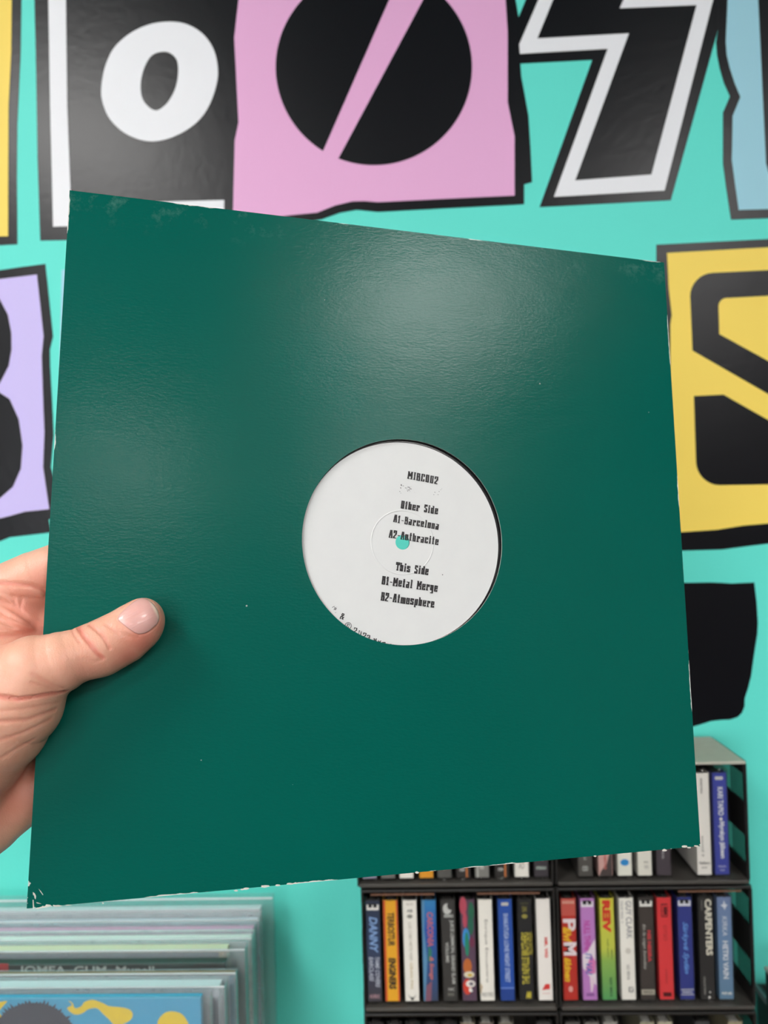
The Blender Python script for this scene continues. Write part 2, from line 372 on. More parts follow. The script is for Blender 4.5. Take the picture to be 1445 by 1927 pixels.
def cassette(u, zb, label, rgb, art=None, group='cassettes in the racks', v=1800, dy=0.0, tape=SHELLD, tilt=0, grad=None):
    x = P(u, v, RF + .003)[0]
    t = thing('cassette', label, 'cassette', (x, RF + .003 + dy, zb + .0004), group)
    if tilt: t.rotation_euler = (0, math.radians(tilt), 0)
    for nm, me in (('case', case_geo()), ('tape', tape_geo(tape))):
        o = bpy.data.objects.new(nm, me); COL.objects.link(o); o.parent = t
    q = MB(); m_ = col(rgb, 'card')
    if grad: m_ = grad
    q.box((-IW, .0012, IZ0), (IW, .0016, IZ1), m_); q.box((-IW, .0012, IZ0), (-IW + .0004, .064, IZ1), m_); q.box((IW - .0004, .0012, IZ0), (IW, .016, IZ1), m_)
    card = q.build('inlay_card', t)
    sp = Spine(card)
    if art: art(sp); sp.done()
    return t
def gradmat(name, stops):
    n = N(name); n.set(Roughness=.45)
    sep = n.n('ShaderNodeSeparateXYZ'); n.l(n.n('ShaderNodeTexCoord').outputs['Object'], sep.inputs[0])
    f = n.math('DIVIDE', n.math('SUBTRACT', IZ1, sep.outputs[2]), IZ1 - IZ0)
    r = n.n('ShaderNodeValToRGB'); n.l(f, r.inputs[0]); e = r.color_ramp.elements
    e[0].position, e[0].color = stops[0][0], lin(stops[0][1]); e[1].position, e[1].color = stops[-1][0], lin(stops[-1][1])
    for p, c in stops[1:-1]: k = e.new(p); k.color = lin(c)
    n.l(r.outputs[0], n.b.inputs['Base Color']); return n.m
WH, BK, CR = (248, 245, 238), (20, 20, 22), (253, 248, 238)
def logo_t(s, y=.04, c=WH):
    s.rect(-.85, .85, y, y + .055, c); s.text('n', -.6, .6, y - .012, y + .03, BK, .06, flat=True)
def a1(s):
    logo_t(s, .04); s.text('DANNY', -.55, .6, .16, .52, (140, 175, 225), .03, .25)
    s.text('TAME COVERS', .15, .75, .56, .86, (200, 205, 220), .02, .2); s.text('EARCLASS', -.7, -.1, .56, .8, (200, 205, 220), .02, .2); s.text('HURRIC', -.7, .7, .93, .97, (190, 150, 160), .02, flat=True)
def a2(s):
    s.rect(-1, -.72, 0, 1, (222, 88, 40)); s.rect(.78, 1, 0, 1, (222, 96, 50))
    s.text('TERBOSTUR', -.45, .5, .12, .45, BK, .03, .15); s.text('ENGINERS', -.45, .55, .57, .88, BK, .05, .1)
def a3(s):
    s.text('ELIO', -.4, .5, .03, .05, (190, 180, 165), flat=True); s.text('AB', -.4, .4, .09, .12, (90, 90, 85), flat=True); s.disc(0, .16, .4, .02, (150, 148, 140))
    s.text('LUIS COBO MISTO POPS', -.25, .2, .22, .6, (170, 165, 150), .0); s.text('GRAN PAS', -.2, .2, .62, .88, (190, 170, 110), .0)
    s.poly([(-.6, .93), (-.1, .97), (0, .95), (.1, .97), (.6, .93), (.1, .99), (-.1, .99)], (70, 70, 65))
def a4(s):
    s.poly([(-1, 0), (-.6, 0), (-.7, .3), (-.4, .6), (-.8, 1), (-1, 1)], (96, 150, 190)); s.poly([(-.2, .45), (.3, .5), (.1, .62), (-.3, .6)], (50, 130, 110)); s.poly([(-.6, .85), (.2, .8), (0, 1), (-.8, 1)], (140, 90, 110))
    s.text('CARCONIA', -.3, .55, .12, .46, (205, 110, 120), .03, .1); s.text('& Songs', -.2, .5, .56, .79, (215, 120, 115), .03, .2)
def a5(s):
    s.disc(-.1, .09, .6, .055, (210, 210, 205)); s.disc(.35, .06, .45, .04, (58, 56, 54)); s.text('RMG', -.55, .7, .145, .175, (200, 200, 195), .05, flat=True)
    s.text('JUICE LEMMON, GRAND SLAM', .12, .75, .2, .83, (205, 205, 200), .02); s.text('VOLUME', -.5, -.05, .42, .62, (205, 205, 200), .02)
    s.text('RMC', -.3, .6, .87, .9, (190, 190, 185), flat=True); s.rect(-.4, .5, .92, .95, (110, 108, 100))
def a6(s):
    R = random.Random(3)
    for c, x, y, rx, ry in (((196, 80, 100), -.6, .06, .5, .09), ((36, 110, 80), .5, .12, .4, .1), ((196, 80, 100), -.4, .2, .3, .08), ((60, 150, 220), -.3, .38, .5, .1), ((30, 140, 110), -.2, .44, .3, .12), ((120, 50, 80), .5, .42, .4, .05), ((200, 110, 50), -.2, .66, .6, .08), ((220, 70, 50), -.3, .86, .6, .08), ((36, 100, 80), .4, .25, .4, .1)):
        s.disc(x, y, rx, ry, c)
    s.disc(0, .74, .75, .032, (225, 215, 190)); s.disc(.1, .745, .35, .015, (210, 180, 70)); s.disc(.15, .83, .65, .035, (235, 228, 220)); s.disc(.25, .83, .3, .018, (120, 110, 120)); s.text('a', -.1, .4, .87, .91, WH, .05, flat=True)
def a7(s):
    s.text('Enrique Encuentro', -.25, .3, .2, .82, (120, 116, 108), .0); s.text('PHILIPS STEREO', -.8, .85, .92, .96, (110, 106, 98), .0, flat=True); s.poly([(-1, .82), (-.6, .86), (-.9, .93), (-1, .93)], (215, 195, 165))
def a8(s):
    s.text('ooo', -.5, .5, .03, .065, (225, 220, 200), .08, flat=True); s.text('SHAKATUGA LONE NIGHT STREET', -.25, .4, .14, .82, (190, 205, 235), .02)
    s.rect(-.95, .95, .87, .885, (110, 140, 215)); s.rect(-.95, .95, .885, 1, (28, 68, 150))
def a9(s):
    Y = (222, 205, 70)
    s.text('BM', -.3, .3, .07, .13, (140, 132, 60), .02, flat=True); s.disc(0, .17, .4, .022, (160, 150, 70)); s.rect(-.6, .6, .04, .045, (110, 105, 60))
    s.text('THE NEVILLE BROTHERS', -.55, .45, .33, .84, Y, .01, up=True); s.text('YELLOW MOON', .5, .95, .33, .55, Y, .0, up=True); s.text('AM', -.1, .6, .91, .98, Y, .07, flat=True)
def a10(s):
    s.text('MR. VIG', .05, .5, .38, .58, (225, 70, 62), .05); s.poly([(-.5, .9), (0, .84), (.6, .84), (.6, .89), (-.5, .9)], (228, 62, 58)); s.rect(-.5, .6, .93, .935, (230, 160, 150))
def b1(s):
    s.rect(-1, 1, 0, .17, (205, 90, 78)); s.text('iiiii', -.8, .8, .02, .05, (235, 190, 170), flat=True)
    s.text('P', -.8, .95, .2, .32, (240, 225, 228), .03); s.text('äivi', -.85, .35, .28, .43, (240, 190, 40), .04, .3)
    s.text('M', -.8, .95, .43, .56, (240, 225, 228), .05); s.text('äkinen', -.8, .2, .58, .82, (240, 190, 40), .05, .3); s.disc(0, .89, .3, .03, (235, 170, 160))
def b2(s):
    logo_t(s, .03, (240, 232, 240)); s.text('NULL THINE', -.6, .3, .22, .52, (196, 70, 165), .03)
    s.poly([(.9, .4), (.9, .86), (-.9, .68), (-.9, .55), (-.2, .53), (.3, .47)], (240, 225, 235)); s.poly([(-.6, .72), (.3, .55), (.9, .62), (.8, .74), (0, .74)], (226, 130, 190)); s.text('IT VAI', -.5, .4, .54, .75, (70, 110, 190), .02, .2); s.poly([(0, .75), (.7, .8), (.3, .92), (.1, .92)], (240, 215, 230))
    s.text('iiiii', -.5, .5, .93, .96, (120, 60, 140), flat=True)
def b3(s):
    s.text('REIV', -.62, .5, .02, .34, (225, 62, 40), .07); s.text('rockin sestone', -.1, .15, .4, .58, (100, 120, 50)); s.text('AMIGO', .4, .6, .5, .6, (90, 105, 50)); s.text('REIV MIKA', .05, .4, .78, .97, (50, 95, 60), .03)
def b4(s):
    s.text('GUY CLARK', -.05, .75, .03, .4, (96, 98, 112), .0); s.text('OLD NO. 1', -.75, -.4, .03, .24, (140, 140, 140), .0); s.disc(.1, .52, .4, .03, (222, 216, 205)); s.text('LC 0316', -.15, .25, .66, .8, (110, 108, 105), .02); s.text('RCA', .0, .7, .87, .93, (100, 98, 96), .02, flat=True)
def b5(s):
    logo_t(s, .03); s.text('NIE NEGRA', .1, .6, .32, .63, (214, 66, 72), .05); s.text('En la cage bondée', -.6, -.1, .26, .7, (210, 208, 200), .0, .3); s.rect(-.9, .9, .9, .95, (190, 182, 165)); s.text('ORINOCA', -.7, .7, .91, .94, (60, 55, 50), .02, flat=True)
def b6(s):
    D = (90, 14, 20)
    s.rect(-.4, .5, .06, .075, D); s.rect(-.4, -.3, .06, .19, D); s.text('MM', -.15, .55, .09, .17, D, .05); s.rect(-.4, .5, .18, .19, D); s.text('OTSO', -.2, .3, .27, .42, (170, 30, 40), .0); s.rect(-.5, .6, .93, .97, D); s.text('STEREO', -.1, .1, .7, .84, (170, 30, 40))
def b7(s):
    logo_t(s, .03, (230, 230, 240)); s.text('Särkyvä Sydän', -.5, .4, .24, .75, (110, 160, 232), .02, .4); s.rect(-.9, .9, .9, .905, WH); s.text('FINNSCA', -.7, .7, .915, .94, (225, 225, 235), .02, flat=True); s.rect(-.9, .9, .95, .955, WH)
def b8(s):
    s.text('CARPENTERS', -.05, .85, .02, .57, (238, 232, 214), .035); s.text('STEREO', -.55, -.4, .03, .13, (150, 148, 140)); s.text('COLLECTION', -.5, -.3, .78, .95, (190, 188, 180)); s.disc(.3, .93, .1, .008, WH); s.disc(.2, .98, .15, .012, WH)
def b9(s):
    s.poly([(-.5, .08), (-.1, .07), (0, .03), (.15, .07), (.5, .08), (.2, .1), (.1, .13), (-.1, .1)], (225, 228, 235)); s.text('KIRKA', -.3, .35, .19, .38, (225, 228, 232), .0, .15); s.text('HETKI VAIN', -.35, .4, .43, .8, (228, 230, 234), .03); s.text('POP ARI', -.6, .7, .93, .955, WH, .03, flat=True)
def bt(s):
    s.text('ooo', -.6, .5, .035, .07, (225, 222, 215), .09, flat=True); s.text('KARI TAPIO', -.3, .45, .14, .42, (232, 232, 238), .03); s.disc(.05, .455, .2, .016, WH)
    s.text('Myrskyn jälkeen', -.35, .5, .48, .84, (235, 235, 240), .035); s.text('FINN', -.5, .5, .91, .93, (190, 190, 220), flat=True); s.text('CAS', -.3, .3, .945, .965, (190, 190, 220), flat=True)
def bw(s):
    s.text('sound ii', -.3, .1, .62, .82, (110, 106, 100), .0); s.text('Gallery', -.7, .8, .87, .905, (60, 58, 55), .02, flat=True); s.text('JAZZ', -.4, .4, .92, .94, (130, 126, 120), flat=True); s.text('stereo', -.2, .1, .05, .2, (120, 116, 110))
PG = gradmat('yellow_green_card', [(0, (222, 214, 70)), (.5, (205, 212, 84)), (.62, (150, 190, 90)), (1, (92, 168, 100))])
BG = gradmat('blue_card', [(0, (50, 140, 200)), (.3, (36, 90, 180)), (.6, (44, 90, 150)), (1, (56, 70, 100))])
LG = gradmat('steel_blue_card', [(0, (120, 138, 178)), (.4, (112, 142, 180)), (1, (104, 138, 166))])
NG = gradmat('navy_card', [(0, (40, 50, 74)), (.4, (36, 62, 100)), (.7, (52, 58, 84)), (1, (64, 60, 68))])
second = 'cassettes in the second row'
rows2 = [(703.4, (40, 60, 90), a1, 'cassette with dark navy spine and light blue lettering, leftmost of the second row', NG),
 (737, (245, 180, 35), a2, 'cassette with yellow and orange spine and black graffiti lettering', None),
 (773.7, CR, a3, 'cassette with cream spine and faint grey print, between the yellow and the blue one', None),
 (809, (50, 110, 180), a4, 'cassette with mottled blue spine and pinkish red script', BG),
 (846, (58, 56, 54), a5, 'cassette with charcoal spine, white moon logo and white lettering', None),
 (882, (96, 70, 92), a6, 'cassette with multicoloured pink, green and orange spine with pale discs', None),
 (915.5, CR, a7, 'cassette with off-white spine and thin spaced grey lettering, left of the royal blue one', None),
 (953.5, (34, 84, 176), a8, 'cassette with royal blue spine and long pale lettering', None),
 (989.5, (30, 30, 32), a9, 'cassette with black spine and bright yellow lettering reading upwards', None),
 (1025.3, (254, 247, 240), a10, 'cassette with white spine and small red lettering, last of the left rack', None),
 (1072.5, (196, 48, 36), b1, 'cassette with red spine and yellow and white script, first of the right rack', None),
 (1109, (200, 135, 205), b2, 'cassette with lilac and pink spine', None),
 (1145.5, (210, 212, 80), b3, 'cassette with yellow to green spine and large red lettering', PG),
 (1181.5, CR, b4, 'cassette with cream spine and slim grey capital lettering, right of the green one', None),
 (1218, (68, 60, 56), b5, 'cassette with dark brown spine with red and white lettering', None),
 (1253.5, (234, 62, 66), b6, 'cassette with plain bright red spine and dark maroon print', None),
 (1292, (50, 60, 140), b7, 'cassette with indigo spine and light blue handwritten script', None),
 (1330.5, (44, 42, 42), b8, 'cassette with black spine and large cream capital lettering', None),
 (1365.5, (112, 142, 180), b9, 'cassette with steel blue spine and a white star, last of the second row', LG)]
for u, c, art, lab, g in rows2: cassette(u, zs2, lab, c, art, second, 1800, grad=g, tilt=random.uniform(-.3, .3) if u > 710 else 0)
def plain(*ops):
    def f(s):
        for o in ops: getattr(s, o[0])(*o[1:])
    return f
stripe = lambda s: (s.rect(.35, .6, 0, 1, (205, 120, 60)), s.text('rniv', -.5, .2, .9, .94, (220, 220, 215), .02, flat=True))
rows1 = [(695, (150, 148, 168), plain(('text', 'mono', -.5, .5, .93, .96, (60, 60, 70), .0, 0, False, True)), 'cassette with pale violet grey spine, leftmost of the top row'),
 (730, (120, 118, 112), None, 'cassette with plain grey spine, second in the top row'),
 (764.5, CR, None, 'cassette with white spine peeking under the sleeve, left of the orange one'),
 (802, (240, 165, 40), plain(('text', 'nn', -.3, .3, .88, .93, (190, 80, 40), .03, 0, False, True)), 'cassette with orange spine in the top row'),
 (836, (92, 90, 86), plain(('disc', 0, .9, .3, .02, (170, 168, 160))), 'cassette with dark grey spine and round mark, right of the orange one'),
 (872, (48, 44, 42), stripe, 'cassette with black spine and orange stripe, the left one of two alike'),
 (907, (140, 138, 132), plain(('rect', -.7, -.5, 0, 1, (200, 198, 190)), ('rect', -.3, .3, .8, .92, (190, 188, 180))), 'cassette with silver grey spine between the two orange striped ones'),
 (944.5, (48, 44, 42), stripe, 'cassette with black spine and orange stripe, the right one of two alike'),
 (982, CR, plain(('text', 'AD', -.4, .4, .86, .92, (150, 140, 130), .0, 0, False, True)), 'cassette with cream spine in the top row, right of the striped ones'),
 (1019, (66, 60, 66), plain(('text', 'STEREO', -.7, .7, .9, .93, (190, 205, 195), .03, 0, False, True), ('disc', .2, .82, .3, .02, (190, 185, 190))), 'cassette with dark plum spine, last in the left rack of the top row'),
 (1102, (88, 84, 80), plain(('text', 'momi', -.2, .2, .6, .84, (170, 170, 165)), ('text', 'OD', -.4, .4, .9, .95, (200, 200, 195), .03, 0, False, True)), 'cassette with dark grey spine, first in the right rack of the top row'),
 (1140, (222, 176, 168), plain(('poly', [(.9, .7), (.9, 1), (-.9, 1), (-.6, .95), (.2, .88)], (80, 68, 66)), ('text', 'Cinema', -.2, .3, .7, .94, (200, 110, 100), .03)), 'cassette with pink spine marbled black'),
 (1176.5, (252, 249, 236), plain(('disc', 0, .87, .6, .033, (50, 150, 220))), 'cassette with white spine and a blue oval'),
 (1214, (248, 243, 230), plain(('text', 'BMC', -.1, .6, .86, .88, (120, 116, 110), .0, 0, False, True), ('text', 'DS', 0, .5, .9, .93, (120, 116, 110), .0, 0, False, True)), 'cassette with cream spine and tiny dark print, right of the blue oval one'),
 (1250, (78, 68, 76), plain(('text', 'ionedea', -.2, .2, .55, .84, (180, 176, 180), .02)), 'cassette with dark purple spine beside the empty slot'),
 (1326.5, (252, 246, 238), bw, 'cassette with white spine and black script, standing next to the empty slot'),
 (1360, (66, 76, 168), bt, 'cassette with violet blue spine and white lettering, last of the top row')]
for u, c, art, lab in rows1: cassette(u, zs1, lab, c, art, 'cassettes in the top row', 1640)
rows3 = [(707, BK), (742, BK), (776, BK), (811, BK), (845, BK), (880, (150, 140, 120)), (915, (120, 110, 100)), (952, (130, 126, 110)), (1024, (60, 60, 60)),
         (1078, (90, 88, 84)), (1114, (120, 118, 110)), (1149, (160, 158, 150)), (1218, (170, 165, 140)), (1252, (190, 185, 160)), (1322, (70, 70, 72)), (1384, (170, 160, 130))]
for i, (u, c) in enumerate(rows3):
    nm = ['first', 'second', 'third', 'fourth', 'fifth', 'sixth', 'seventh', 'eighth', 'ninth'][i] + ' cassette from the left in the lowest left rack, only its top showing' if i < 9 else \
         ['first', 'second', 'third', 'fourth', 'fifth', 'sixth', 'seventh'][i - 9] + ' cassette from the left in the lowest right rack, only its top showing'
    cassette(u, zs3, nm, c, None, 'cassettes at the bottom edge', 1927, tape=SHELLW if i in (5, 6, 7, 11, 12, 13, 15) else SHELLD)

# tray at the right edge
bx0 = P(1424, 1851, .80); t = thing('plastic_tray', 'black plastic tray with grey rim cut by the right edge, beside the racks', 'tray', (bx0[0], .70, zs3 - .005))
hz = bx0[2] - (zs3 - .005)
q = MB(); q.box((0, 0, 0), (.2, .1, .004), PL); q.box((0, 0, .004), (.003, .1, hz), PL); q.box((.197, 0, .004), (.2, .1, hz), PL); q.box((.003, 0, .004), (.197, .003, hz), PL); q.box((.003, .097, .004), (.197, .1, hz), PL)
q.box((.003, .003, .05), (.197, .097, hz - .012), PL); q.build('tray_body', t)
RIM = mat('grey_rim', (120, 122, 126), .35)
q = MB(); q.box((-.003, -.003, hz - .006), (0, .103, hz), RIM); q.box((-.003, -.003, hz - .006), (.203, 0, hz), RIM); q.build('rim', t)
bx1 = P(1439, 1819, .77)
t = thing('cassette', 'dark cassette with white cap standing on the tray at the right edge', 'cassette', (bx1[0] + .0085, .752, bx0[2] - .0118))
t.rotation_euler = (0, 0, 0)
q = MB(); q.box((-.0085, 0, 0), (.0085, .018, bx1[2] - bx0[2] + .0118 - .004), SHELLD, .001); q.build('tape', t)
q = MB(); q.box((-.009, -.001, bx1[2] - bx0[2] + .0118 - .004), (.009, .019, bx1[2] - bx0[2] + .0118), SHELLW, .0008); q.build('cap', t)

# ---------------------------------------------------------------- records in the bin
PLA = clear_mat('record_outer_plastic', (.99, .99, .99, 1), .15, .07)
PLB = clear_mat('record_outer_plastic_milky', (.99, .99, .99, 1), .18, .26)
GLINT = mat('sealed_plastic_seam', (226, 230, 232), .25, .2, 80)  # white glint painted as a strip along the plastic sleeves' top edges
CARD = mat('kraft_card_edge', (150, 120, 85), .7)
ZB = P(300, 1876, .62)[2] - .315
lps = [  # Y, right px, top px, colour, plastic right px, plastic top px, milky, label
 (.795, 490, 1709, (240, 242, 246), 513, 1688, PLA, 'record in a clear sleeve with pale grey cover, rearmost in the bin'),
 (.772, 482, 1738, (222, 224, 238), 488, 1729, PLB, 'record with blue grey cover, second from the back of the bin'),
 (.750, 474, 1753, (240, 180, 210), 478, 1748, PLA, 'record with pink cover, third from the back of the bin'),
 (.728, 469, 1771, (250, 248, 244), 474, 1764, PLB, 'record with cream white cover and glinting plastic edge, fourth from the back'),
 (.706, 426, 1789, (244, 232, 200), 461, 1785, PLB, 'record with pale yellow cover corner under milky plastic, fifth from the back'),
 (.684, 423, 1813, (62, 50, 46), 426, 1809, PLA, 'record with dark brown cover and white lettering'),
 (.664, 441, 1831, (214, 228, 234), 444, 1829, PLB, 'record with pale blue cover and kraft coloured edge, third from the front'),
 (.642, 412, 1858, (226, 230, 236), 423, 1854, PLB, 'record under milky white plastic, directly behind the blue cover with yellow shapes'),
 (.620, 378, 1877, (70, 168, 208), 396, 1872, PLA, 'front record with blue cover, yellow shapes and dark spiky hair')]
for i, (Y, ur, vt, c, pr, pt, pm, lab) in enumerate(lps):
    tr = P(ur, vt, Y); x1, zt = tr[0], tr[2]; pp = P(pr, pt, Y)
    t = thing('record_album', lab, 'record', (x1 - .1575, Y, zt - .315), 'records standing in the bin')
    t.location.z = ZB; h = zt - ZB
    q = MB(); m_ = mat('album_cover_%d' % i, c, .4, .05, 60, .06)
    TH = (.008, .013, .012, .013, .012, .010, .004, .012, .006)[i]; q.box((-.1575, 0, 0), (.1575, TH, h), m_, .0006)
    cv = q.build('cover', t)
    q = MB(); px, pz = pp[0] - (x1 - .1575), pp[2] - ZB
    q.box((-.164, -.0012, -.0002), (px, -.0010, pz), pm); q.box((-.164, TH + .001, -.0002), (px, TH + .0012, pz), pm); q.box((px - .0002, -.001, -.0002), (px, TH + .001, pz), pm); (q.box((-.164, -.0017, pz - .0016), (px, -.0006, pz + .0003), GLINT, .0004) if i not in (5, 8) else None); q.build('outer_sleeve', t)
    def cp(u, v, k=1): a = P(u, v, Y); return (a[0] - (x1 - .1575), -.0001 * k, a[2] - ZB)
    if i == 5:
        q = MB(); v, f = text_geo('JOMEA  GUM  Munall', .02)
        q.add([cp(36 + a * 254, 1837 - b * 19) for a, b in v], f, col((225, 222, 215))); q.build('lettering', cv)
        q = MB(); q.poly([cp(-60, 1814), cp(16, 1813), cp(17, 1850), cp(-60, 1850)], col((200, 40, 45))); q.build('printed_band', cv)
    if i == 6:
        q = MB(); q.box((-.1575, -.0003, h - .0016), (.1575, .0034, h + .0003), CARD); q.build('card_edge', cv)
        q = MB(); q.poly([cp(432, 1833), cp(441, 1833), cp(446, 2000), cp(437, 2000)], col((120, 178, 196))); q.build('printed_band', cv)
    if i == 4:
        q = MB(); q.poly([cp(-80, 1795), cp(412, 1792), cp(413, 1830), cp(-80, 1830)], col((160, 170, 182))); q.build('printed_band', cv)
    if i == 7:
        q = MB(); q.poly([cp(399, 1877), cp(411, 1877), cp(415, 2000), cp(403, 2000)], col((52, 54, 66))); q.build('printed_band', cv)
    if i == 8:
        o_ = lambda l: [(x * .3875, 1620 + y * .3876) for x, y in l]
        R = random.Random(5); hair = []
        N_ = 70
        for k in range(N_ + 1):
            a_ = math.pi * (1.05 + .95 * k / N_) ; rr = 1 + (.13 * R.random() if k % 2 else -.02)
            hair.append((63 + 80 * rr * math.cos(a_), 1958 + 72 * rr * math.sin(a_)))
        q = MB(); q.poly([cp(u, v, 2) for u, v in hair + [(143, 2050), (-17, 2050)]], col((58, 60, 74))); q.build('hair_print', cv)
        q = MB(); YC_ = (238, 208, 40)
        q.poly([cp(u, v, 1) for u, v in smooth_loop(o_([(325, 715), (350, 700), (332, 678), (352, 690), (365, 715), (395, 705), (410, 685), (450, 674), (500, 690), (530, 705), (600, 712), (640, 730), (640, 765), (600, 792), (560, 800), (530, 770), (500, 742), (470, 715), (430, 720), (400, 740), (360, 745)]), 3)], col(YC_))
        q.poly([cp(u, v, 1) for u, v in smooth_loop(o_([(765, 800), (770, 770), (800, 738), (840, 730), (885, 745), (915, 790), (915, 830), (840, 860), (770, 840)]), 4)], col(YC_))
        q.poly([cp(u, v, 1) for u, v in smooth_loop(o_([(-60, 690), (0, 685), (35, 680), (15, 705), (-5, 735), (20, 765), (0, 780), (-60, 770)]), 3)], col(YC_)); q.build('cloud_print', cv)
# bin and counter
xm = P(-350, 1900, .62)[0]; xM = P(540, 1900, .62)[0]
t = thing('record_bin', 'low pale wooden record bin under the sleeved records', 'bin', (0, .60, ZB - .0135))
q = MB(); q.box((xm, 0, 0), (xM, .21, .012), WOOD); q.build('base_board', t)
q = MB(); q.box((xm, -.012, 0), (xM, -.0, .09), WOOD, .001); q.build('front_board', t)
q = MB(); q.box((xM - .0, -.012, 0), (xM + .012, .21, .05), WOOD, .001); q.build('end_board', t)
zc = ZB - .0145
t = thing('counter', 'pale wooden counter below the record bin', 'counter', (0, 0, 0))
q = MB(); q.box((-1.4, .35, zc - .03), (xL0 - .045, WALL - .001, zc), WOOD, .002); q.build('worktop', t)
q = MB(); q.box((-1.38, .40, .0), (xL0 - .065, WALL - .002, zc - .03), WALLM); q.build('cabinet_body', t)

# ---------------------------------------------------------------- green sleeve (sleeve frame, metres)
def sleeve_mat():
    n = N('green_sleeve_card'); tc = n.n('ShaderNodeTexCoord').outputs['Object']
    sep = n.n('ShaderNodeSeparateXYZ'); n.l(tc, sep.inputs[0]); x, y = sep.outputs[0], sep.outputs[1]
    ny = n.math('MULTIPLY', y, -1)
    dx = n.math('MINIMUM', x, n.math('SUBTRACT', .315, x)); dy = n.math('MINIMUM', ny, n.math('SUBTRACT', .315, ny)); de = n.math('MINIMUM', dx, dy)
    base = n.mix(n.noise(9, 2, vec=tc), lin((0, 84, 73)), lin((0, 91, 80)))
    # chipped edges: worn card showing where a noise passes a threshold close to an edge
    nz = n.noise(260, 3, .6, vec=tc); lo = n.noise(28, 2, vec=tc)
    dbot = n.math('SUBTRACT', .315, ny)
    thr = n.math('MULTIPLY', n.math('SUBTRACT', lo, .56), .008)
    chip = n.math('LESS_THAN', n.math('ADD', de, n.math('MULTIPLY', n.math('SUBTRACT', nz, .4), .0012)), n.math('MINIMUM', thr, .0005))
    # bottom left corner crushed
    cx = n.math('SQRT', n.math('ADD', n.math('POWER', x, 2), n.math('POWER', dbot, 2)))
    corner = n.math('MULTIPLY', n.math('LESS_THAN', cx, .012), n.math('LESS_THAN', n.math('ADD', de, n.math('MULTIPLY', n.math('SUBTRACT', nz, .45), .009)), .0001))
    spk = n.n('ShaderNodeTexVoronoi', i_Scale=75.0); n.l(tc, spk.inputs['Vector'])
    sz = n.math('MULTIPLY', n.math('SUBTRACT', n.noise(33, 2, vec=tc), .50), .22)
    speck = n.math('LESS_THAN', spk.outputs['Distance'], sz)
    scuff = n.math('MULTIPLY', n.ramp(n.noise(70, 5, .75, vec=tc), .55, .72), n.math('MULTIPLY', n.math('LESS_THAN', ny, .02), .25))
    scuff = n.math('MULTIPLY', scuff, n.ramp(ny, .0, .02, (1, 1, 1, 1), (0, 0, 0, 1)))
    msk = n.math('MINIMUM', n.math('ADD', n.math('ADD', chip, corner), n.math('MULTIPLY', speck, .5)), 1)
    c = n.mix(scuff, base, lin((120, 160, 150))); c = n.mix(msk, c, lin((205, 212, 205)))
    n.l(c, n.b.inputs['Base Color'])
    n.l(n.math('ADD', n.math('MULTIPLY', n.noise(14, 4, vec=tc), .07), .19), n.b.inputs['Roughness'])
    n.b.inputs['Specular IOR Level'].default_value = .2
    mp = n.n('ShaderNodeMapping'); mp.inputs['Scale'].default_value = (1, 2.2, 1); n.l(tc, mp.inputs[0])
    f1 = n.noise(420, 3, vec=mp.outputs[0]); f2 = n.noise(45, 2, vec=mp.outputs[0])
    n.bump(n.math('ADD', f1, n.math('MULTIPLY', f2, 1.2)), .10, .0008)
    return n.m
GRN = sleeve_mat(); CUT = mat('cut_card_edge', (200, 205, 198), .6, 0, 300, .2); INN = mat('sleeve_inside_card', (26, 40, 38), .6)
sleeve = thing('record_sleeve', 'large dark green cardboard record sleeve with round centre hole, held up in the hand', 'record sleeve', mw=SLM)
S_, HC, HR = .315, (.1610, -.1615), .0505
def panel(h0, h1, name, inner):
    q = MB(); n = 160; ang = [2 * math.pi * i / n + math.pi / 4 for i in range(n)]
    # square perimeter points, corners included
    sq = []
    for i in range(n):
        s, f = divmod(i, n // 4); f /= (n // 4); c = [(S_, 0), (0, 0), (0, -S_), (S_, -S_)]
        a, b = c[s], c[(s + 1) % 4]; sq.append((a[0] + (b[0] - a[0]) * f, a[1] + (b[1] - a[1]) * f))
    def circ(r): return [(HC[0] + r * math.cos(math.atan2(p[1] - HC[1], p[0] - HC[0])), HC[1] + r * math.sin(math.atan2(p[1] - HC[1], p[0] - HC[0]))) for p in sq]
    ci = circ(HR)
    V = [(x, y, h1) for x, y in sq] + [(x, y, h1) for x, y in ci] + [(x, y, h0) for x, y in sq] + [(x, y, h0) for x, y in ci]
    f1 = [(i, (i + 1) % n, n + (i + 1) % n, n + i) for i in range(n)]; f2 = [tuple(2 * n + k for k in f) for f in f1]
    rim = [(n + i, n + (i + 1) % n, 3 * n + (i + 1) % n, 3 * n + i) for i in range(n)] + [(i, (i + 1) % n, 2 * n + (i + 1) % n, 2 * n + i) for i in range(n)]
    a, b = (GRN, INN) if not inner else (INN, GRN)
    o = len(q.v); q.v += V; q.f += f1 + f2 + rim; q.mi += [q.m(a)] * n + [q.m(b)] * n + [q.m(CUT)] * (2 * n)
    return q.build(name, sleeve)
panel(-.0005, 0, 'front_panel', False)
panel(-.0042, -.0037, 'back_panel', True)
q = MB(); q.box((.0002, -S_, -.0038), (S_ - .0002, -S_ + .0006, -.0004), GRN); q.build('bottom_fold', sleeve)
q = MB(); q.box((0, -S_ + .0006, -.0038), (.0006, 0, -.0004), GRN); q.build('side_fold', sleeve)
q = MB(); q.box((.0006, -.0006, -.0038), (S_, 0, -.0004), GRN); q.build('top_fold', sleeve)
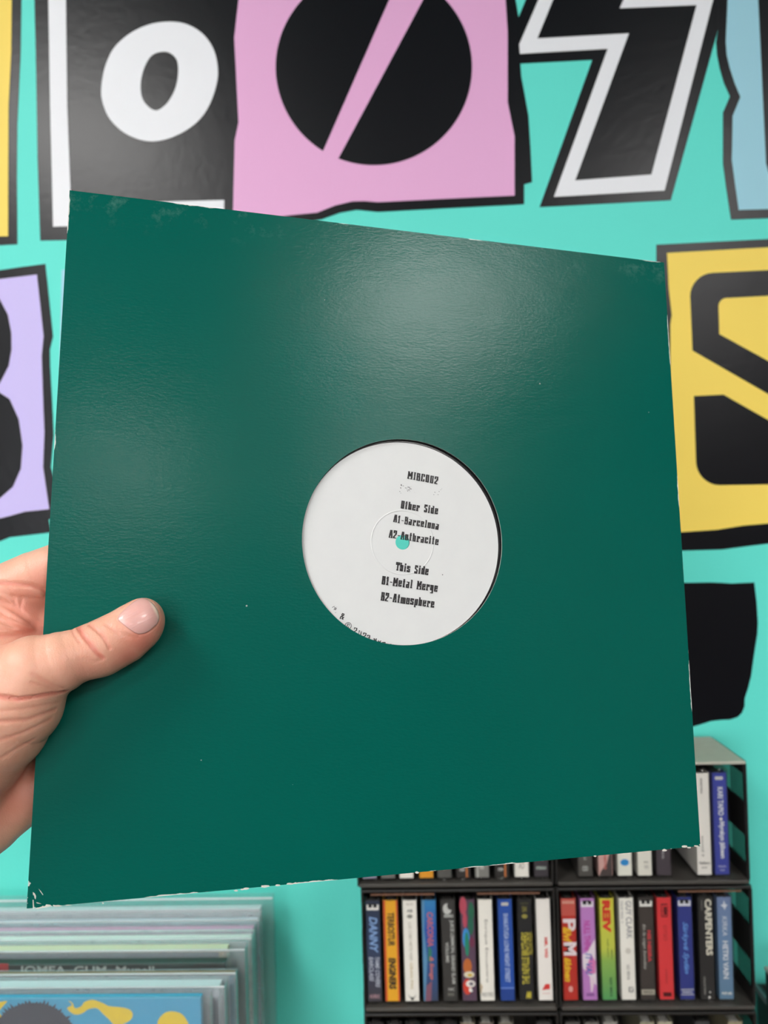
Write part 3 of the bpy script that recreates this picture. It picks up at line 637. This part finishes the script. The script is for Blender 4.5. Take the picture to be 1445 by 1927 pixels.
# torn card flakes on the lower left corner and the bottom edge
FL = mat('torn_card', (205, 205, 196), .75, .3, 400, .15)
q = MB(); R = random.Random(11)
def flake(pts): q.poly([(x / 1000, y / 1000, .00008) for x, y in pts], FL, (), (0, 0, -.00014))
def pxf(l): return [tuple(px_s(40 + x * .18, 1560 + y * .18)[:2]) for x, y in l]
flake(pxf([(122, 660), (140, 672), (155, 700), (150, 735), (140, 720), (133, 690), (124, 690)]))
flake(pxf([(150, 832), (200, 815), (250, 805), (260, 788), (300, 792), (322, 806), (270, 818), (210, 826), (160, 838)]))
flake(pxf([(345, 800), (385, 793), (428, 803), (400, 812), (340, 812)])); flake(pxf([(455, 796), (490, 790), (528, 796), (480, 803)]))
flake(pxf([(158, 765), (182, 772), (210, 782), (182, 780), (162, 776)])); flake(pxf([(120, 740), (128, 742), (136, 830), (122, 838)]))
flake(pxf([(182, 626), (205, 650), (230, 688), (225, 690), (200, 656)])); flake(pxf([(845, 768), (862, 772), (862, 782), (850, 784)]))
for u, v, w_, h_ in ((444, 1677, 8, 3), (455, 1675, 6, 3), (463, 1673, 12, 4), (498, 1669, 16, 5), (523, 1667, 12, 4), (545, 1664, 14, 4), (556, 1663, 8, 3), (784, 1643, 8, 4), (1120, 1612, 6, 3), (1250, 1601, 10, 4), (1288, 1594, 10, 4), (1296, 1596, 8, 3), (1310, 1593, 8, 3), (1318, 1591, 6, 3)):
    v -= 1
    l = [(u + w_ / 2 * math.cos(a) * (1 + .3 * R.uniform(-1, 1)), v + h_ / 2 * math.sin(a) * (1 + .3 * R.uniform(-1, 1)) - a * 0) for a in np.linspace(0, 2 * math.pi, 9)[:-1]]
    flake([tuple(px_s(*p)[:2]) for p in l])
q.build('torn_flakes', sleeve)['kind'] = 'stuff'

# ---------------------------------------------------------------- vinyl record inside the sleeve
RC = tuple(px_s(757.5, 1020.5, -1.4)[:2] / 1000)
rm = SLM @ Matrix.Translation((RC[0], RC[1], -.0030))
rec = thing('vinyl_record', 'black vinyl record with white stamped centre label, inside the green sleeve', 'vinyl record', mw=rm)
def disc(r0, r1, z0, z1, m_, name, parent, n=128):
    q = MB(); V = []; 
    for r, z in ((r0, z0), (r1, z0), (r1, z1), (r0, z1)): V += [(r * math.cos(2 * math.pi * i / n), r * math.sin(2 * math.pi * i / n), z) for i in range(n)]
    q.add(V, [(k * n + i, k * n + (i + 1) % n, ((k + 1) % 4) * n + (i + 1) % n, ((k + 1) % 4) * n + i) for k in range(4) for i in range(n)], m_)
    return q.build(name, parent)
vm = N('vinyl'); vm.set(Roughness=.22); vm.b.inputs['Base Color'].default_value = (.006, .006, .007, 1)
tc = vm.n('ShaderNodeTexCoord').outputs['Object']; ln = vm.n('ShaderNodeVectorMath', operation='LENGTH'); vm.l(tc, ln.inputs[0])
vm.bump(vm.math('SINE', vm.math('MULTIPLY', ln.outputs['Value'], 9000)), .15, .0002)
disc(.0036, .150, 0, .0014, vm.m, 'disc', rec, 192)
lm = N('white_label_paper'); lm.set(Roughness=.5); lm.l(lm.mix(lm.noise(90), lin((212, 212, 212)), lin((219, 219, 218))), lm.b.inputs['Base Color']); lm.bump(lm.noise(500), .05, .0003)
lab = disc(.0036, .0500, .0014, .0016, lm.m, 'label', rec)
n_ = 96; q = MB(); V = []; Fc = []
for i in range(n_):
    a = 2 * math.pi * i / n_
    for k in range(6): b = math.pi * k / 5; r = .0157 + .00032 * math.cos(b); V.append((r * math.cos(a), r * math.sin(a), .0016 + .00016 * math.sin(b)))
for i in range(n_):
    for k in range(5): Fc.append((i * 6 + k, i * 6 + k + 1, ((i + 1) % n_) * 6 + k + 1, ((i + 1) % n_) * 6 + k))
q.add(V, Fc, lm.m); q.build('pressed_ring', lab, True)
q = MB(); V = []; Fc = []
# stamped ink
ink = N('stamp_ink'); ink.set(Roughness=.6); ink.b.inputs['Base Color'].default_value = lin((42, 38, 40))
ink.l(ink.ramp(ink.noise(1500, 2, .5), .27, .34), ink.b.inputs['Alpha'])
ink2 = N('faint_stamp_ink'); ink2.set(Roughness=.6); ink2.b.inputs['Base Color'].default_value = lin((60, 56, 60))
ink2.l(ink2.ramp(ink2.noise(700, 3, .6), .50, .56), ink2.b.inputs['Alpha'])
G = {
 'A': [[(0, 0), (.3, 1), (.7, 1), (1, 0)], [(.2, .33), (.8, .33)], [(-.1, 0), (.25, 0)], [(.75, 0), (1.1, 0)]],
 'B': [[(.1, 0), (.1, 1), (.85, 1), (.85, .55), (.1, .52)], [(.85, .5), (.95, .45), (.95, 0), (-.1, 0)], [(-.1, 1), (.5, 1)]],
 'C': [[(.95, .7), (.95, 1), (.1, 1), (.1, 0), (.95, 0), (.95, .25)]],
 'I': [[(.5, 0), (.5, 1)], [(.1, 0), (.9, 0)], [(.1, 1), (.9, 1)]],
 'M': [[(0, 0), (.05, 1), (.5, .4), (.95, 1), (1, 0)], [(-.15, 0), (.3, 0)], [(.7, 0), (1.15, 0)], [(-.15, 1), (.2, 1)], [(.8, 1), (1.15, 1)]],
 'O': [[(.1, 0), (.1, 1), (.9, 1), (.9, 0), (.1, 0)]],
 'S': [[(.9, .82), (.85, 1), (.15, 1), (.1, .62), (.9, .42), (.85, 0), (.15, 0), (.1, .2)]],
 'T': [[(.5, 0), (.5, 1)], [(-.05, .72), (-.05, 1), (1.05, 1), (1.05, .72)], [(.2, 0), (.8, 0)]],
 'a': [[(.1, .72), (.85, .72), (.85, 0), (1, 0)], [(.85, .42), (.1, .38), (.1, 0), (.85, 0)]],
 'c': [[(.9, .5), (.9, .72), (.1, .72), (.1, 0), (.9, 0), (.9, .18)]],
 'd': [[(.85, 0), (.85, 1), (.55, 1)], [(.85, .72), (.1, .72), (.1, 0), (1, 0)]],
 'e': [[(.1, .36), (.9, .36), (.9, .72), (.1, .72), (.1, 0), (.9, 0), (.9, .15)]],
 'g': [[(.85, .72), (.1, .72), (.1, .1), (.85, .1)], [(1, .72), (.85, .72), (.85, -.28), (.1, -.28)]],
 'h': [[(.1, 0), (.1, 1), (-.1, 1)], [(.1, .72), (.85, .72), (.85, 0)], [(-.1, 0), (.3, 0)], [(.65, 0), (1.05, 0)]],
 'i': [[(.15, .72), (.5, .72), (.5, 0)], [(.1, 0), (.9, 0)], [(.5, .88), (.5, 1)]],
 'l': [[(.1, 1), (.5, 1), (.5, 0)], [(.05, 0), (.95, 0)]],
 'm': [[(0, 0), (0, .72), (1, .72), (1, 0)], [(.5, .72), (.5, 0)], [(-.15, 0), (1.15, 0)]],
 'n': [[(.1, 0), (.1, .72), (.85, .72), (.85, 0)], [(-.1, 0), (.3, 0)], [(.65, 0), (1.05, 0)], [(-.1, .72), (.1, .72)]],
 'o': [[(.1, 0), (.1, .72), (.9, .72), (.9, 0), (.1, 0)]],
 'p': [[(.1, -.28), (.1, .72), (.85, .72), (.85, 0), (.1, 0)], [(-.1, -.28), (.35, -.28)]],
 'r': [[(.2, 0), (.2, .72), (.9, .72), (.9, .5)], [(-.05, 0), (.6, 0)], [(-.05, .72), (.2, .72)]],
 's': [[(.88, .55), (.88, .72), (.1, .72), (.1, .4), (.88, .33), (.88, 0), (.1, 0), (.1, .15)]],
 't': [[(.45, 1), (.45, 0), (.9, 0)], [(.05, .72), (.9, .72)]],
 'x': [[(.1, 0), (.9, .72)], [(.1, .72), (.9, 0)]],
 '0': [[(.15, 0), (.1, 1), (.85, 1), (.9, 0), (.15, 0)]], '1': [[(.15, .8), (.5, 1), (.5, 0)], [(.1, 0), (.9, 0)]],
 '2': [[(.1, .7), (.1, 1), (.9, 1), (.9, .55), (.1, .15), (.1, 0), (.95, 0)]], '3': [[(.1, .8), (.1, 1), (.85, 1), (.85, .52), (.4, .52)], [(.85, .5), (.85, 0), (.1, 0), (.1, .2)]],
 '-': [[(.1, .4), (.9, .4)]], '&': [[(1, 0), (.2, .75), (.3, 1), (.7, 1), (.75, .75), (.1, .35), (.1, 0), (.6, 0), (1, .45)]], 'P': [[(.2, 0), (.2, 1), (.85, 1), (.85, .5), (.2, .5)], [(0, 0), (.5, 0)]]}
WID = {'i': .62, 'l': .62, '-': .8, 'I': .6, '1': .8, 'M': 1.35, 'm': 1.4, ' ': .9, 't': .8}
def strokes(q, ch, org, ex, ey, mtl, ws=.225, hs=.125):
    """org bottom-left; ex = width vector of the glyph cell, ey = height vector"""
    lx, ly = np.linalg.norm(ex), np.linalg.norm(ey)
    for ln_ in G[ch]:
        for (x0, y0), (x1, y1) in zip(ln_, ln_[1:]):
            a, b = np.array((x0 * lx, y0 * ly)), np.array((x1 * lx, y1 * ly)); d = b - a; L = np.linalg.norm(d); d = d / L; nrm = np.array((-d[1], d[0]))
            vert = abs(d[1]); w = ly * (hs + (ws - hs) * vert) * .5 * (1 + random.uniform(-.1, .1)); e = ly * hs * .45
            pts = [a - d * e + nrm * w, b + d * e + nrm * w, b + d * e - nrm * w, a - d * e - nrm * w]
            q.add([(*(org + p[0] * ex / lx + p[1] * ey / ly), .00178) for p in pts], [(0, 1, 2, 3)], mtl)
def lpx(u, v): p = px_s(u, v, -1.4)[:2] / 1000; return p - np.array(RC)
def stamp(s, a, b, hpx, mtl=ink, **kw):
    q = MB(); A, Bp = lpx(*a), lpx(*b); d = Bp - A; L = np.linalg.norm(d); d /= L; up = np.array((-d[1], d[0])); hh = hpx / 3.82 / 1000
    ws = [WID.get(c, 1) for c in s]; gap = .42; tot = sum(ws) + gap * (len(s) - 1); k = L / tot; x = 0
    for c, w in zip(s, ws):
        if c != ' ': strokes(q, c, A + d * (x + w * .08) * k + up * random.uniform(-.02, .03) * hh, d * w * k * .80, up * hh, mtl.m, **kw)
        x += w + gap
    o = q.build('lettering', lab); return o
stamp('MIBC002', (766.9, 900.4), (823, 910.5), 13.2)
stamp('Other Side', (754.2, 956), (823, 967.3), 13.4)
stamp('A1-Barcelona', (740.4, 982), (824.5, 996.4), 13)
stamp('A2-Anthracite', (732, 1011), (824, 1025.2), 13.4)
stamp('This Side', (744.8, 1072.7), (805, 1082), 14)
stamp('B1-Metal Merge', (718.3, 1098.7), (822.2, 1113.2), 14)
stamp('B2-Atmosphere', (716.6, 1129), (816, 1143.2), 14)
q = MB(); R = random.Random(4)
def spot(u, v, w, h, m_): q.add([(*lpx(u + a * w / 2, v + b * h / 2 + a * w * .08), .00177) for a, b in ((-1, -1), (1, -1), (1, 1), (-1, 1))], [(0, 1, 2, 3)], m_.m)
for x, y, w, h in ((757, 906.5, 2, 1), (762, 906.5, 1.2, 1), (755, 913, 2, 3), (753.5, 918.5, 2, 2.5), (753, 922, 1.6, 1.8), (752, 925, 1.4, 1.2), (759, 914.5, 3, 1.1), (768, 913.5, 2.2, 1), (769, 917, 5, 1.2), (764, 918.5, 4, 1.1), (772, 920, 5, 1.2), (759.5, 921, 4, 1.3), (768, 922, 6, 1.1), (761, 923.5, 2, .9), (766, 924, 4, 1), (772, 925, 3, .9), (778, 923, 1.2, 1.2), (780, 926.5, 1.8, 1.4), (751, 930.5, 3.5, 1.2), (754, 928, 1, .8), (773, 915.5, 2, .8), (809, 924.5, 1.6, .7), (818, 926.5, 2.4, .7), (826, 925, 1.6, .8), (829, 922, 1, 1), (828, 928, 1.4, .9), (824, 931, 1.6, .8), (831, 920, .8, .8), (816, 931, 1.2, .9), (803, 925, .9, .6), (832.5, 1081.5, 1.5, 1.7)):
    spot(x, y, w, h, ink2 if x < 832 else ink)
for s, u, v, a, h in (('P', 630, 1147, -38, 6.5), ('&', 644.5, 1160, -33, 10), ('C', 655, 1177.5, -30, 6), ('2', 668.5, 1186.5, -27, 9), ('0', 677.5, 1191.5, -25, 8.5), ('2', 686, 1196, -24, 9), ('3', 693.5, 1200, -22, 8.5), ('M', 706, 1205.5, -16, 7), ('x', 714.5, 1208, -14, 9), ('m', 722.5, 1210.5, -12, 8), ('o', 734.5, 1214, -8, 7), ('n', 739, 1215, -8, 7)):
    a += 12; c = lpx(u, v); an = math.radians(a) ; d = np.array((math.cos(an), math.sin(an))); up = np.array((-d[1], d[0])); hh = h / 3.82 / 1000
    strokes(q, s, c - d * hh * .35 - up * hh * .5, d * hh * .6, up * hh, ink2.m if s in '0P' else ink.m, .2, .14)
    if s in 'PC':
        rr = 6.2 / 3.82 / 1000; n_ = 28
        for i in range(n_):
            a0, a1 = 2 * math.pi * i / n_, 2 * math.pi * (i + 1) / n_
            q.add([(c[0] + r * math.cos(t_), c[1] + r * math.sin(t_), .00178) for r, t_ in ((rr, a0), (rr, a1), (rr * .84, a1), (rr * .84, a0))], [(0, 1, 2, 3)], ink2.m if s == 'P' else ink.m)
q.build('lettering', lab)

# ---------------------------------------------------------------- hand (distance field in the sleeve frame, millimetres)
def hp(u, v, h): return px_s(u, v, h)
def C_(*pts): return [(hp(u, v, h), r) for u, v, h, r in pts]
k_ = 7.0
CH_FRONT = [  # thumb and thenar: (pixel u, v, height above sleeve mm, radius mm)
 C_((268, 1165, 8.2, 9.1), (228, 1190, 9.0, 9.7), (186, 1214, 10, 10.3), (150, 1231, 11, 11.0), (112, 1247, 12, 12.6), (62, 1266, 11, 15.2), (10, 1300, 5, 18.5)),
 C_((257, 1189, 7.6, 8.9), (238, 1208, 7.4, 8.9), (196, 1226, 9, 9.8)),
 C_((28, 1326, 6, 19.0), (-15, 1358, 2, 23), (-62, 1392, -2, 26), (-200, 1480, -8, 29)),
]
CH_BACK = [
 C_((-110, 1200, -22, 17), (-30, 1145, -19, 15.5), (66, 1093, -17.5, 13.4), (150, 1048, -14.5, 10.0), (250, 990, -12.8, 8.4), (330, 965, -12.2, 7.6)),
 C_((-110, 1310, -28, 18), (60, 1215, -23, 15), (140, 1165, -17.5, 11.5), (270, 1090, -13.4, 8.9), (370, 1040, -12.5, 8.0)),
 C_((-110, 1420, -32, 19), (60, 1350, -27, 15), (140, 1290, -18, 11.5), (280, 1230, -13, 8.6), (370, 1195, -12.3, 7.8)),
 C_((-140, 1590, -34, 19), (-20, 1535, -31, 16), (50, 1492, -27, 13.2), (140, 1430, -19, 10.5), (250, 1370, -12.2, 7.8), (320, 1335, -11.6, 7.0)),
 C_((-140, 1260, -10, 20), (-40, 1225, -10, 16), (30, 1180, -12, 11)),
 C_((-150, 1370, -18, 28), (-60, 1440, -24, 20)),
]
ARM = [C_((-200, 1480, -8, 29), (-330, 1570, -14, 31), (-620, 1800, 0, 36), (-1000, 2110, 30, 42)), C_((-140, 1590, -34, 19), (-330, 1640, -22, 27), (-620, 1860, -6, 33))]
def cone(p, a, ra, b, rb):
    ab = b - a; L = ab @ ab; q_ = p - a
    t = np.clip((q_ @ ab) / L, 0, 1).astype(np.float32)
    return np.linalg.norm(q_ - t[..., None] * ab, axis=-1) - (ra + t * (rb - ra))
def smin(a, b, k):
    h = np.maximum(k - np.abs(a - b), 0) / k
    return np.minimum(a, b) - h * h * k * .25
def chain(p, c, k=3.0):
    d = None
    for (a, ra), (b, rb) in zip(c, c[1:]):
        e = cone(p, a.astype(np.float32), ra, b.astype(np.float32), rb)
        d = e if d is None else np.minimum(d, e)
    return d
creases = []
NAIL = None
def sdf(p, fine=True):
    p = p.astype(np.float32)
    fr = None
    for c in CH_FRONT: e = chain(p, c); fr = e if fr is None else smin(fr, e, 6.0)
    bk = None
    for c in CH_BACK: e = chain(p, c); bk = e if bk is None else smin(bk, e, 5.0 if c is not CH_BACK[5] else 10)
    d = smin(fr, bk, 7.0)
    for c in ARM: d = smin(d, chain(p, c), 22.0)
    if fine:
        for pts, dep, w in creases:
            lo, hi = pts.min(0) - 4 * w, pts.max(0) + 4 * w
            m_ = np.all((p > lo) & (p < hi), axis=-1)
            if not m_.any(): continue
            pp = p[m_]; dd = np.full(len(pp), 1e9, np.float32)
            for i in range(len(pts) - 1): dd = np.minimum(dd, cone(pp, pts[i], 0, pts[i + 1], 0))
            d[m_] += dep * np.exp(-(dd / w) ** 2)
    slab = np.maximum.reduce([-.25 - p[..., 0], np.abs(p[..., 2] + 2.1) - 2.16, p[..., 1] - .3, -315.3 - p[..., 1]])
    return np.maximum(d, -slab)
CO = (-ST) ; CO = np.array((CO @ SX, CO @ SY, CO @ SN)) * 1000      # camera position in the sleeve frame
def hit(uv):
    uv = np.atleast_2d(uv); d = np.stack([(uv[:, 0] - W / 2) / F, (uv[:, 1] - H / 2) / F, np.ones(len(uv))], 1)
    d = np.stack([d @ SX, d @ SY, d @ SN], 1); d /= np.linalg.norm(d, axis=1, keepdims=True)
    t = np.full(len(uv), 180.0)
    for _ in range(70): t += sdf(CO + d * t[:, None], False) * .8; t = np.minimum(t, 480)
    return CO + d * t[:, None]
def interp(l, n=5):
    l = np.array(l, float); out = []
    for a, b in zip(l, l[1:]): out += [a + (b - a) * k / n for k in range(n)]
    return np.array(out + [l[-1]])
NAILC = [(221, 1166), (223, 1158), (235, 1146), (250, 1133), (262, 1126), (273, 1126), (285, 1134), (294, 1146), (299, 1160), (297, 1172), (289, 1181), (279, 1189), (268, 1193), (256, 1192), (243, 1184), (230, 1174)]
CR_L = [
 ([(146, 1180), (158, 1198), (171, 1214), (183, 1230), (193, 1238)], .9, .55), ([(169, 1176), (183, 1187), (196, 1200), (206, 1220)], .5, .6),
 ([(201, 1176), (217, 1188), (240, 1197), (258, 1200)], .25, .9), ([(134, 1182), (140, 1194), (150, 1208)], .25, .7), ([(160, 1240), (178, 1246), (196, 1240)], .2, .9),
 ([(126, 1301), (108, 1305), (96, 1306), (66, 1312), (34, 1316), (16, 1313), (-20, 1309)], 1.7, .7),
 ([(118, 1296), (100, 1290), (80, 1280), (60, 1268)], .25, .8), ([(105, 1300), (85, 1292), (60, 1285)], .2, .8),
 ([(-10, 1359), (50, 1355), (104, 1336)], .4, 1.0), ([(-10, 1396), (46, 1378), (95, 1354)], .3, 1.0), ([(-10, 1433), (30, 1410), (62, 1392)], .25, 1.0), ([(0, 1338), (40, 1335), (112, 1322)], .2, .8),
 ([(-20, 1122), (0, 1131), (23, 1143), (46, 1159), (68, 1178), (82, 1192)], 1.4, 1.3), ([(-10, 1096), (33, 1099), (60, 1103), (78, 1110), (94, 1121)], 1.2, 1.1),
 ([(23, 1122), (32, 1143), (38, 1150)], .6, .7), ([(41, 1125), (38, 1150)], .5, .7), ([(-5, 1110), (20, 1122), (52, 1126), (80, 1128)], .4, 1.0),
 ([(-5, 1148), (27, 1164), (56, 1177)], .5, .8), ([(-5, 1166), (23, 1178), (46, 1186)], .5, .8), ([(-5, 1182), (20, 1187)], .4, .8), ([(-20, 1199), (30, 1195), (55, 1192), (88, 1191)], 1.3, 1.3)]
for l, dep, w in CR_L: creases.append((hit(interp(l, 4)).astype(np.float32), dep, w))
_nl = smooth_loop(NAILC, 2); _nl = np.array(_nl + [_nl[0]])
nlo = hit(_nl).astype(np.float32)
creases.append((nlo, 1.0, .5))
lo_ = np.array((-215., -320., -62.)); hi_ = np.array((125., -110., 34.)); vx = 1.5
gx, gy, gz = [np.arange(lo_[i], hi_[i], vx, dtype=np.float32) for i in range(3)]
val = np.empty((len(gx), len(gy), len(gz)), np.float32)
for i in range(0, len(gx), 16):
    pp = np.stack(np.meshgrid(gx[i:i + 16], gy, gz, indexing='ij'), -1); val[i:i + 16] = sdf(pp.reshape(-1, 3)).reshape(pp.shape[:3])
val[0] = np.maximum(val[0], .1); val[-1] = .1; val[:, 0] = np.maximum(val[:, 0], .1); val[:, -1] = np.maximum(val[:, -1], .1); val[:, :, 0] = np.maximum(val[:, :, 0], .1); val[:, :, -1] = np.maximum(val[:, :, -1], .1)
def surface_nets(v, lo, h):
    s = v < 0; nx, ny, nz = v.shape
    c = np.zeros((nx - 1, ny - 1, nz - 1), np.int32)
    for dx in (0, 1):
        for dy in (0, 1):
            for dz in (0, 1): c += s[dx:nx - 1 + dx, dy:ny - 1 + dy, dz:nz - 1 + dz]
    act = (c > 0) & (c < 8); idx = np.full(act.shape, -1, np.int64); ii = np.argwhere(act); idx[act] = np.arange(len(ii))
    acc = np.zeros((len(ii), 3)); cnt = np.zeros(len(ii))
    cor = [(a, b, c2) for a in (0, 1) for b in (0, 1) for c2 in (0, 1)]
    for a in cor:
        for ax in range(3):
            if a[ax]: continue
            b = list(a); b[ax] = 1
            va = v[ii[:, 0] + a[0], ii[:, 1] + a[1], ii[:, 2] + a[2]]; vb = v[ii[:, 0] + b[0], ii[:, 1] + b[1], ii[:, 2] + b[2]]
            m_ = (va < 0) != (vb < 0); t = va / np.where(m_, va - vb, 1); pt = ii + np.array(a, float); pt[:, ax] += t
            acc[m_] += pt[m_]; cnt[m_] += 1
    V = lo + (acc / cnt[:, None]) * h; Fs = []
    for ax in range(3):
        o1, o2 = [(1, 2), (2, 0), (0, 1)][ax]
        sl = [slice(1, -1)] * 3; sl[ax] = slice(0, -1); sl2 = list(sl); sl2[ax] = slice(1, None)
        A = s[tuple(sl)]; Bv = s[tuple(sl2)]; e = np.argwhere(A != Bv); flip = A[A != Bv]
        off = np.ones(3, int); off[ax] = 0; e = e + off
        def g(d1, d2): q = e.copy(); q[:, o1] += d1; q[:, o2] += d2; return idx[q[:, 0], q[:, 1], q[:, 2]]
        f = np.stack([g(-1, -1), g(0, -1), g(0, 0), g(-1, 0)], 1); f[~flip] = f[~flip][:, ::-1]; Fs.append(f)
    return V, np.concatenate(Fs)
V, Fq = surface_nets(val, lo_, vx)
me = bpy.data.meshes.new('hand'); me.from_pydata(V.tolist(), [], Fq.tolist())
bm = bmesh.new(); bm.from_mesh(me)
bmesh.ops.subdivide_edges(bm, edges=bm.edges[:], cuts=1, use_grid_fill=True)
ed = [e for e in bm.edges if all(-34 < v.co.x < 64 and -272 < v.co.y < -160 for v in e.verts)]
bmesh.ops.subdivide_edges(bm, edges=ed, cuts=1, use_grid_fill=True)
bm.to_mesh(me); bm.free()
V = np.empty(len(me.vertices) * 3); me.vertices.foreach_get('co', V); V = V.reshape(-1, 3)
def grad(p, e=.25):
    return np.stack([sdf(p + d) - sdf(p - d) for d in np.eye(3) * e], 1) / (2 * e)
inner = np.all((V > lo_ + 2 * vx) & (V < hi_ - 2 * vx), 1)
for _ in range(2):
    g = grad(V); g /= np.maximum(np.linalg.norm(g, axis=1, keepdims=True), .3); d = sdf(V)
    V -= np.where(inner, np.clip(d, -.6, .6), 0)[:, None] * g * .8
me.vertices.foreach_set('co', (V / 1000).ravel()); me.update()
me.polygons.foreach_set('use_smooth', [True] * len(me.polygons))
# pigment: redder in the folds, on the thumb pad side and in the web
red = np.zeros(len(V))
for pts, dep, w in creases[:-1]:
    m_ = np.all((V > pts.min(0) - 6) & (V < pts.max(0) + 6), 1)
    if m_.any():
        dd = np.full(m_.sum(), 1e9)
        for i in range(0, len(pts) - 1): dd = np.minimum(dd, cone(V[m_].astype(np.float32), pts[i], 0, pts[i + 1], 0))
        red[m_] = np.maximum(red[m_], min(1, dep) * .8 * np.exp(-(dd / 1.1) ** 2))
for u, v, r, s in ((272, 1208, 10, .6), (244, 1236, 8, .55), (50, 1150, 14, .5), (60, 1180, 9, .6), (90, 1100, 10, .45), (302, 1180, 6, .5), (60, 1560, 22, .6), (0, 1500, 20, .5), (165, 1262, 10, .25)):
    c = hit(np.array([(u, v)]))[0] if u < 300 else hit(np.array([(298, 1182)]))[0]
    red = np.maximum(red, s * np.exp(-(np.linalg.norm(V - c, axis=1) / r) ** 2))
ca_ = me.color_attributes.new('redness', 'FLOAT_COLOR', 'POINT')
ca_.data.foreach_set('color', np.stack([red, red, red, np.ones(len(V))], 1).astype(np.float32).ravel())
sk = N('skin'); tcn = sk.n('ShaderNodeTexCoord').outputs['Object']
at = sk.n('ShaderNodeAttribute', attribute_name='redness')
mot = sk.noise(95, 4, .6, vec=tcn)
c0 = sk.mix(mot, lin((222, 158, 132)), lin((238, 184, 160)))
c1 = sk.mix(at.outputs['Fac'], c0, lin((206, 96, 82)))
sk.l(c1, sk.b.inputs['Base Color']); sk.set(Roughness=.42)
sk.b.inputs['Subsurface Weight'].default_value = .22; sk.b.inputs['Subsurface Radius'].default_value = (1, .35, .2); sk.b.inputs['Subsurface Scale'].default_value = .004
mpp = sk.n('ShaderNodeMapping'); mpp.inputs['Rotation'].default_value = (0, 0, -1.1); mpp.inputs['Scale'].default_value = (1, .28, 1); sk.l(tcn, mpp.inputs[0])
wr = sk.noise(700, 4, .65, vec=mpp.outputs[0]); po = sk.n('ShaderNodeTexVoronoi', i_Scale=1500.0); sk.l(tcn, po.inputs['Vector'])
sk.bump(sk.math('ADD', wr, sk.math('MULTIPLY', po.outputs['Distance'], .35)), .32, .0006)
me.materials.append(sk.m)
hand = bpy.data.objects.new('hand', me); COL.objects.link(hand); hand.matrix_world = SLM
tag(hand, 'bare left hand pinching the green record sleeve between thumb and fingers', 'hand')
# thumbnail
NL = smooth_loop(NAILC, 4); NL = np.array(NL); nc = NL.mean(0); rings = [1.0, .97, .9, .75, .55, .3]
uv = np.concatenate([nc + (NL - nc) * r for r in rings] + [nc[None]])
pN = hit(uv); gN = grad(pN.astype(np.float32), .8); gN /= np.linalg.norm(gN, axis=1, keepdims=True)
n_ = len(NL); lift = np.concatenate([np.full(n_, x) for x in (-.35, .18, .32, .42, .48, .5)] + [[.5]])
ax = px_s(292, 1148, 10) - px_s(237, 1177, 10); ax /= np.linalg.norm(ax); base = px_s(237, 1177, 10)
tt = (pN - base) @ ax
pN = pN + gN * (lift + np.clip((tt - 10) / 6, 0, 1) * .45)[:, None]
q = MB()
nm = N('nail'); nm.set(Roughness=.30)
tcn = nm.n('ShaderNodeTexCoord').outputs['Object']; dp = nm.n('ShaderNodeVectorMath', operation='DOT_PRODUCT'); nm.l(tcn, dp.inputs[0]); dp.inputs[1].default_value = tuple(ax)
tpos = nm.math('SUBTRACT', nm.math('MULTIPLY', dp.outputs['Value'], 1000), float(base @ ax))
f1 = nm.ramp(nm.math('DIVIDE', tpos, 16), .80, .85); rid = nm.n('ShaderNodeMapping'); 
cb = nm.mix(f1, lin((222, 168, 160)), lin((246, 214, 196)))
nm.l(cb, nm.b.inputs['Base Color']); nm.b.inputs['Subsurface Weight'].default_value = .1; nm.b.inputs['Subsurface Scale'].default_value = .002; nm.b.inputs['Coat Weight'].default_value = .3
ct = np.cross(ax, (0, 0, 1)); ct /= np.linalg.norm(ct); d2 = nm.n('ShaderNodeVectorMath', operation='DOT_PRODUCT'); nm.l(tcn, d2.inputs[0]); d2.inputs[1].default_value = tuple(ct * 1000)
cmb = nm.n('ShaderNodeCombineXYZ'); nm.l(d2.outputs['Value'], cmb.inputs[0]); nr = nm.noise(1.6, 3, .7, vec=cmb.outputs[0]); nm.bump(nr, .5, .0003)
fs = []
for k in range(len(rings) - 1):
    for i in range(n_): fs.append((k * n_ + i, k * n_ + (i + 1) % n_, (k + 1) * n_ + (i + 1) % n_, (k + 1) * n_ + i))
c_ = len(rings) * n_
for i in range(n_): fs.append(((len(rings) - 1) * n_ + i, (len(rings) - 1) * n_ + (i + 1) % n_, c_))
q.add(pN / 1000, fs, nm.m); no = q.build('thumbnail', hand, True); no['label'] = 'short pink thumbnail with pale rim'
# make sure the plate faces the viewer
print('hand verts', len(V))
